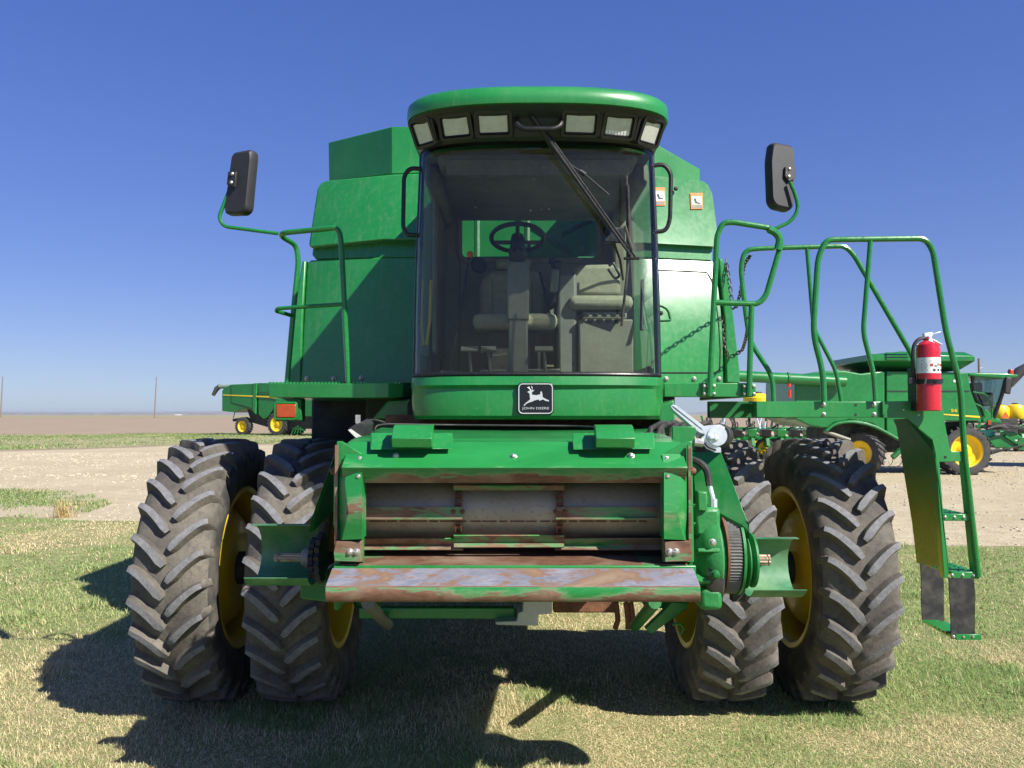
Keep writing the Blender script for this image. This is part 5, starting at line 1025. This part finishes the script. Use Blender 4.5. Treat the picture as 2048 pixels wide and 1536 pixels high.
# ---- the one standing far off at the field's edge, and its double seen only by its spout on the right
def distant_combine(label, shift=None):
    rz = -R(24); o = Vector((Xp(556, 76), 76, 0)); n = Vector((math.sin(rz), -math.cos(rz), 0)).normalized(); fw = Vector((math.cos(rz), math.sin(rz), 0))
    root = empty('combine_harvester', o, label, 'combine')
    def at(a, b, d=0.): return PP(a, b, o, n) - n * d
    def sl(name, px, d, depth, mat, bv=.04): return put(name, prism([at(a, b, d) for a, b in px], -n * depth), mat, root, bevel=bv)
    sl('rear_panel', [(444, 782), (448, 776), (462, 769), (513, 767), (511, 829), (501, 819), (485, 817), (470, 825), (444, 822)], 0, 3.0, 'green_far')
    sl('side_panel', [(515, 766), (652, 766), (652, 832), (560, 834), (548, 814), (535, 834), (526, 838), (516, 829)], .05, 3.0, 'green_far')
    sl('corner_strip', [(507, 767), (514, 766), (511, 828), (506, 820)], -.05, .2, 'green_paint', .02)
    sl('side_stripe', [(446, 789), (536, 792), (560, 795), (560, 798), (536, 795), (446, 791)], -.03, .05, 'stripe_yellow', 0)
    for pts in (((462, 771), (463, 805), (509, 818)), ((516, 785), (560, 787))): put('panel_seam', tube([at(a, b, -.01) for a, b in pts], .03, 5), 'dark_metal', root)
    put('unloading_auger', tube([at(480, 772, .8), at(426, 773, .8)], .2, 12), 'pale_auger', root)
    put('auger_spout', tube([at(428, 772, .8), at(421, 777, .8), at(414, 790, .8)], [.24, .24, .17], 12), 'grey_rubber_boot', root)
    sl('underbody', [(485, 815), (640, 815), (640, 858), (540, 858), (495, 845)], .5, 2.2, 'dark_machinery')
    sl('rear_hitch', [(455, 838), (478, 834), (490, 840), (480, 844), (456, 843)], .6, .6, 'dark_metal'); put('hitch_strut', tube([at(462, 824, .5), at(459, 836, .5)], .04, 6), 'dark_metal', root)
    for px, py, r, rr, w in ((483, 0, .84, .50, .6), (552, 0, 1.06, .66, .62)):
        c = at(px, 840, .35); c.z = r - .02; far_wheel(root, c, r, w, rr, -n, 22)
        if px > 500: far_wheel(root, c - n * 2.5, r, w, rr, -n, 22)
        if px > 500: far_wheel(root, c - n * .78, r, w, rr, -n, 22)
    sl('cab', [(640, 762), (680, 764), (684, 800), (672, 828), (640, 830)], .6, 1.8, 'black_plastic', .1)
    sl('feeder_house', [(648, 838), (700, 850), (700, 868), (660, 862)], .8, 1.4, 'green_far')
    for k in range(4): put('header_stalk', tube([at(600 + k * 6, 868 - k, -1.2), at(604 + k * 5, 858, -1.2), at(614 + k * 4, 852 + 3 * k, -1.2)], .05, 6), 'green_far', root)
    if shift: root.location += Vector(shift[0]); root.rotation_euler.z += shift[1]
    return root
distant_combine('dusty green combine with yellow stripe and grey spout, at the ploughed field edge')
dc2 = distant_combine('green combine showing only its grey rubber auger spout past the planters', ((0, 0, 0), 0))
sp = [c for c in dc2.children if c.name.startswith('auger_spout')][0]
cent = sum((v.co for v in sp.data.vertices), Vector()) / len(sp.data.vertices)
k_ = P(2040, 790, 31); sc_ = .8; dc2.scale = (sc_,) * 3
dc2.location = Vector((k_.x, k_.y, 0)) - Vector(((cent.x - dc2.location.x) * sc_, (cent.y - dc2.location.y) * sc_, 0))
# ---- planters
def planter(label, px0, px1, Y, rows, tanks, seed, wheels=2, base=0.):
    rr = random.Random(seed); x0, x1 = Xp(px0, Y), Xp(px1, Y); root = empty('planter', ((x0 + x1) / 2, Y, 0), label, 'planter', 'planters parked on the yard')
    put('toolbar', [box(x0, x1, Y + .5, Y + .72, .78, .98)], 'green_far', root, bevel=.02); put('toolbar', [box(x0, x1, Y + 1.5, Y + 1.7, 1.15, 1.35)], 'green_far', root, bevel=.02)
    for k in range(rows):
        x = x0 + (x1 - x0) * (k + .5) / rows; w = (x1 - x0) / rows; j = lambda s: rr.uniform(-s, s)
        u = put('row_unit', [box(x - .05, x + .05, Y - .5, Y + .5, .5 + j(.04), .62), obox((x, Y - .1, .75), (.07, 0, 0), (0, .3, 0), (0, .06, .16)), box(x - .16, x - .12, Y - .7, Y + .4, .42, .5), box(x + .12, x + .16, Y - .7, Y + .4, .42, .5)], 'green_far', root, bevel=.01)
        put('seed_hopper', prism([(x - .17, Y - .25, .95), (x + .17, Y - .25, .95), (x + .2, Y - .3, 1.25 + j(.06)), (x - .2, Y - .3, 1.25)], (0, .5, 0)), ('black_plastic', 'green_far')[k % 2], u, bevel=.03)
        put('gauge_wheel', lathe([(0, -.06), (.15, -.06), (.2, -.03), (.2, .03), (.15, .06), (0, .06)], (x + .1, Y - .45, .2), (1, .1, 0), 16), 'black_rubber', u)
        put('opener_disc', lathe([(0, -.01), (.19, 0), (0, .01)], (x - .1, Y - .1, .2), (1, .15, 0), 16), 'bolt_steel', u)
        put('down_spring', cyl((x + .02, Y - .3, .66), (x + .03, Y + .3, .95), .04, 8), ('zinc', 'dark_metal', 'yellow_far')[k % 3], u)
        put('hose', [tube([(x + j(.2), Y + .2, 1.3), (x + j(.3), Y + .5, 1.7 + j(.2)), (x + w * .5 + j(.2), Y + .9, 1.5 + j(.2)), (x + j(.2), Y + 1.4, 1.2)], .025, 5, .4) for _ in range(3)], ('black_rubber', 'zinc', 'black_rubber')[k % 3], u, kind='stuff')
        put('frame_arm', [obox((x + j(.2), Y + 1.1, 1.1 + j(.1)), (.05, 0, 0), (0, .5, .1), (0, 0, .05)), obox((x + j(.3), Y + 1.6, 1.5), (.04, 0, 0), (0, .04, 0), (j(.1), 0, .35))], ('green_far', 'dark_machinery')[k % 2], u)
    for k in range(wheels):
        x = x0 + (x1 - x0) * ((k // 2 + .5) / max(1, wheels // 2)) + (k % 2) * .42; far_wheel(root, (x, Y + .1, .46), .46, .28, .28, (.25, 1, 0), 0)
    for a, b, rx, h in tanks:
        c = P(a, b, Y + 1.6); put('seed_tank', lathe([(0, h), (rx * .35, h * .98), (rx * .8, h * .8), (rx, h * .4), (rx, -h * .6), (rx * .8, -h), (0, -h)], c, (0, 0, 1), 20), 'yellow_far', root)
        put('tank_lid', lathe([(0, .06), (rx * .3, .05), (rx * .32, -.02)], c + Vector((0, 0, h)), (0, 0, 1), 14), 'black_plastic', root)
        for sx in (-1, 1): put('tank_stand', box(c.x + sx * rx * .6 - .04, c.x + sx * rx * .6 + .04, Y + 1.55, Y + 1.65, 1.2, c.z - h * .8), 'dark_machinery', root)
    return root
planter('green and black row planter seen under the walkway, beside the side-on combine', 1400, 1660, 36, 9, ((1515, 802, .62, .35),), 5, 2)
far_wheel_p = planter('yellow-tanked planter parked behind the glass cab of the side-on combine', 1985, 2110, 44, 6, ((1998, 824, .5, .4), (2030, 823, .5, .4), (2064, 822, .5, .4)), 9, 2)
smv = put('warning_triangle', prism([P(2003, 836, 43.2), P(2020, 836, 43.2), P(2011, 823, 43.2)], (0, .02, 0)), 'orange_sign', far_wheel_p)
put('equipment_rack', [box(Xp(1992, 42), Xp(2048, 42), 42.5, 43, .6, 1.7)], 'dark_machinery', far_wheel_p, bevel=.03)
# yellow tyres of a tillage tool beyond, left of the rear axle
far_w = empty('transport_carriage', PG(1520, 888), 'small transport carriage with twin yellow wheels in front of the row planter', 'carriage'); q0 = PG(1512, 890)
for dx in (0, .42): far_wheel(far_w, q0 + Vector((dx, dx * .3, .36)), .37, .2, .24, (.45, 1, 0), 0)
put('carriage_axle', box(q0.x - .5, q0.x + 1.6, q0.y + .2, q0.y + .35, .3, .42), 'green_far', far_w, bevel=.02); put('carriage_wheel', lathe([(0, -.08), (.18, -.08), (.2, 0), (.18, .08), (0, .08)], q0 + Vector((.9, -.2, .2)), (.3, 1, 0), 16), 'black_rubber', far_w); put('carriage_arm', obox(q0 + Vector((1.0, .1, .45)), (.5, 0, .12), (0, .06, 0), (0, 0, .07)), 'green_far', far_w)
# ---- poles
for px, top, Y, lab in ((312, 753, 450, 'lone weathered utility pole beyond the field, nearer the distant combine'), (4, 753, 450, 'lone weathered utility pole beyond the field, farther from the combines'), (1960, 717, 90, 'short dark utility pole rising behind the side-on combine')):
    zt_ = Zp(top, Y); x = Xp(px, Y); r = .32 if Y > 200 else .16
    pr_ = empty('utility_pole', (x, Y, 0), lab, 'pole'); put('shaft', tube([(x - (.8 if Y > 200 else 0), Y, 0), (x, Y, zt_)], [r * 1.1, r * .75], 10), 'pole_wood', pr_); put('insulator', cyl((x, Y, zt_ * .86), (x + r * 2.2, Y, zt_ * .88), r * .3, 6), 'zinc', pr_)
fh = put('farm_shed', [prism([P(349, 830.3, 1500), P(358, 830.3, 1500), P(358, 829.3, 1500), P(353.5, 828.8, 1500), P(349, 829.3, 1500)], (0, 14, 0))], 'far_house'); tag(fh, 'tiny white farm shed on the far horizon beyond the field', 'shed')

# ================================================================== THE AIR
m = NT('air'); m.t.nodes.remove(m.b); pv = m.n('ShaderNodeVolumePrincipled'); pv.inputs['Color'].default_value = (.80, .88, 1, 1); pv.inputs['Density'].default_value = 1.1e-4; pv.inputs['Anisotropy'].default_value = .2
m.l(pv.outputs[0], m.out.inputs['Volume'])
hz = put('haze', box(-5900, 5900, -29, 8900, -3, 26), 'air', kind='stuff')
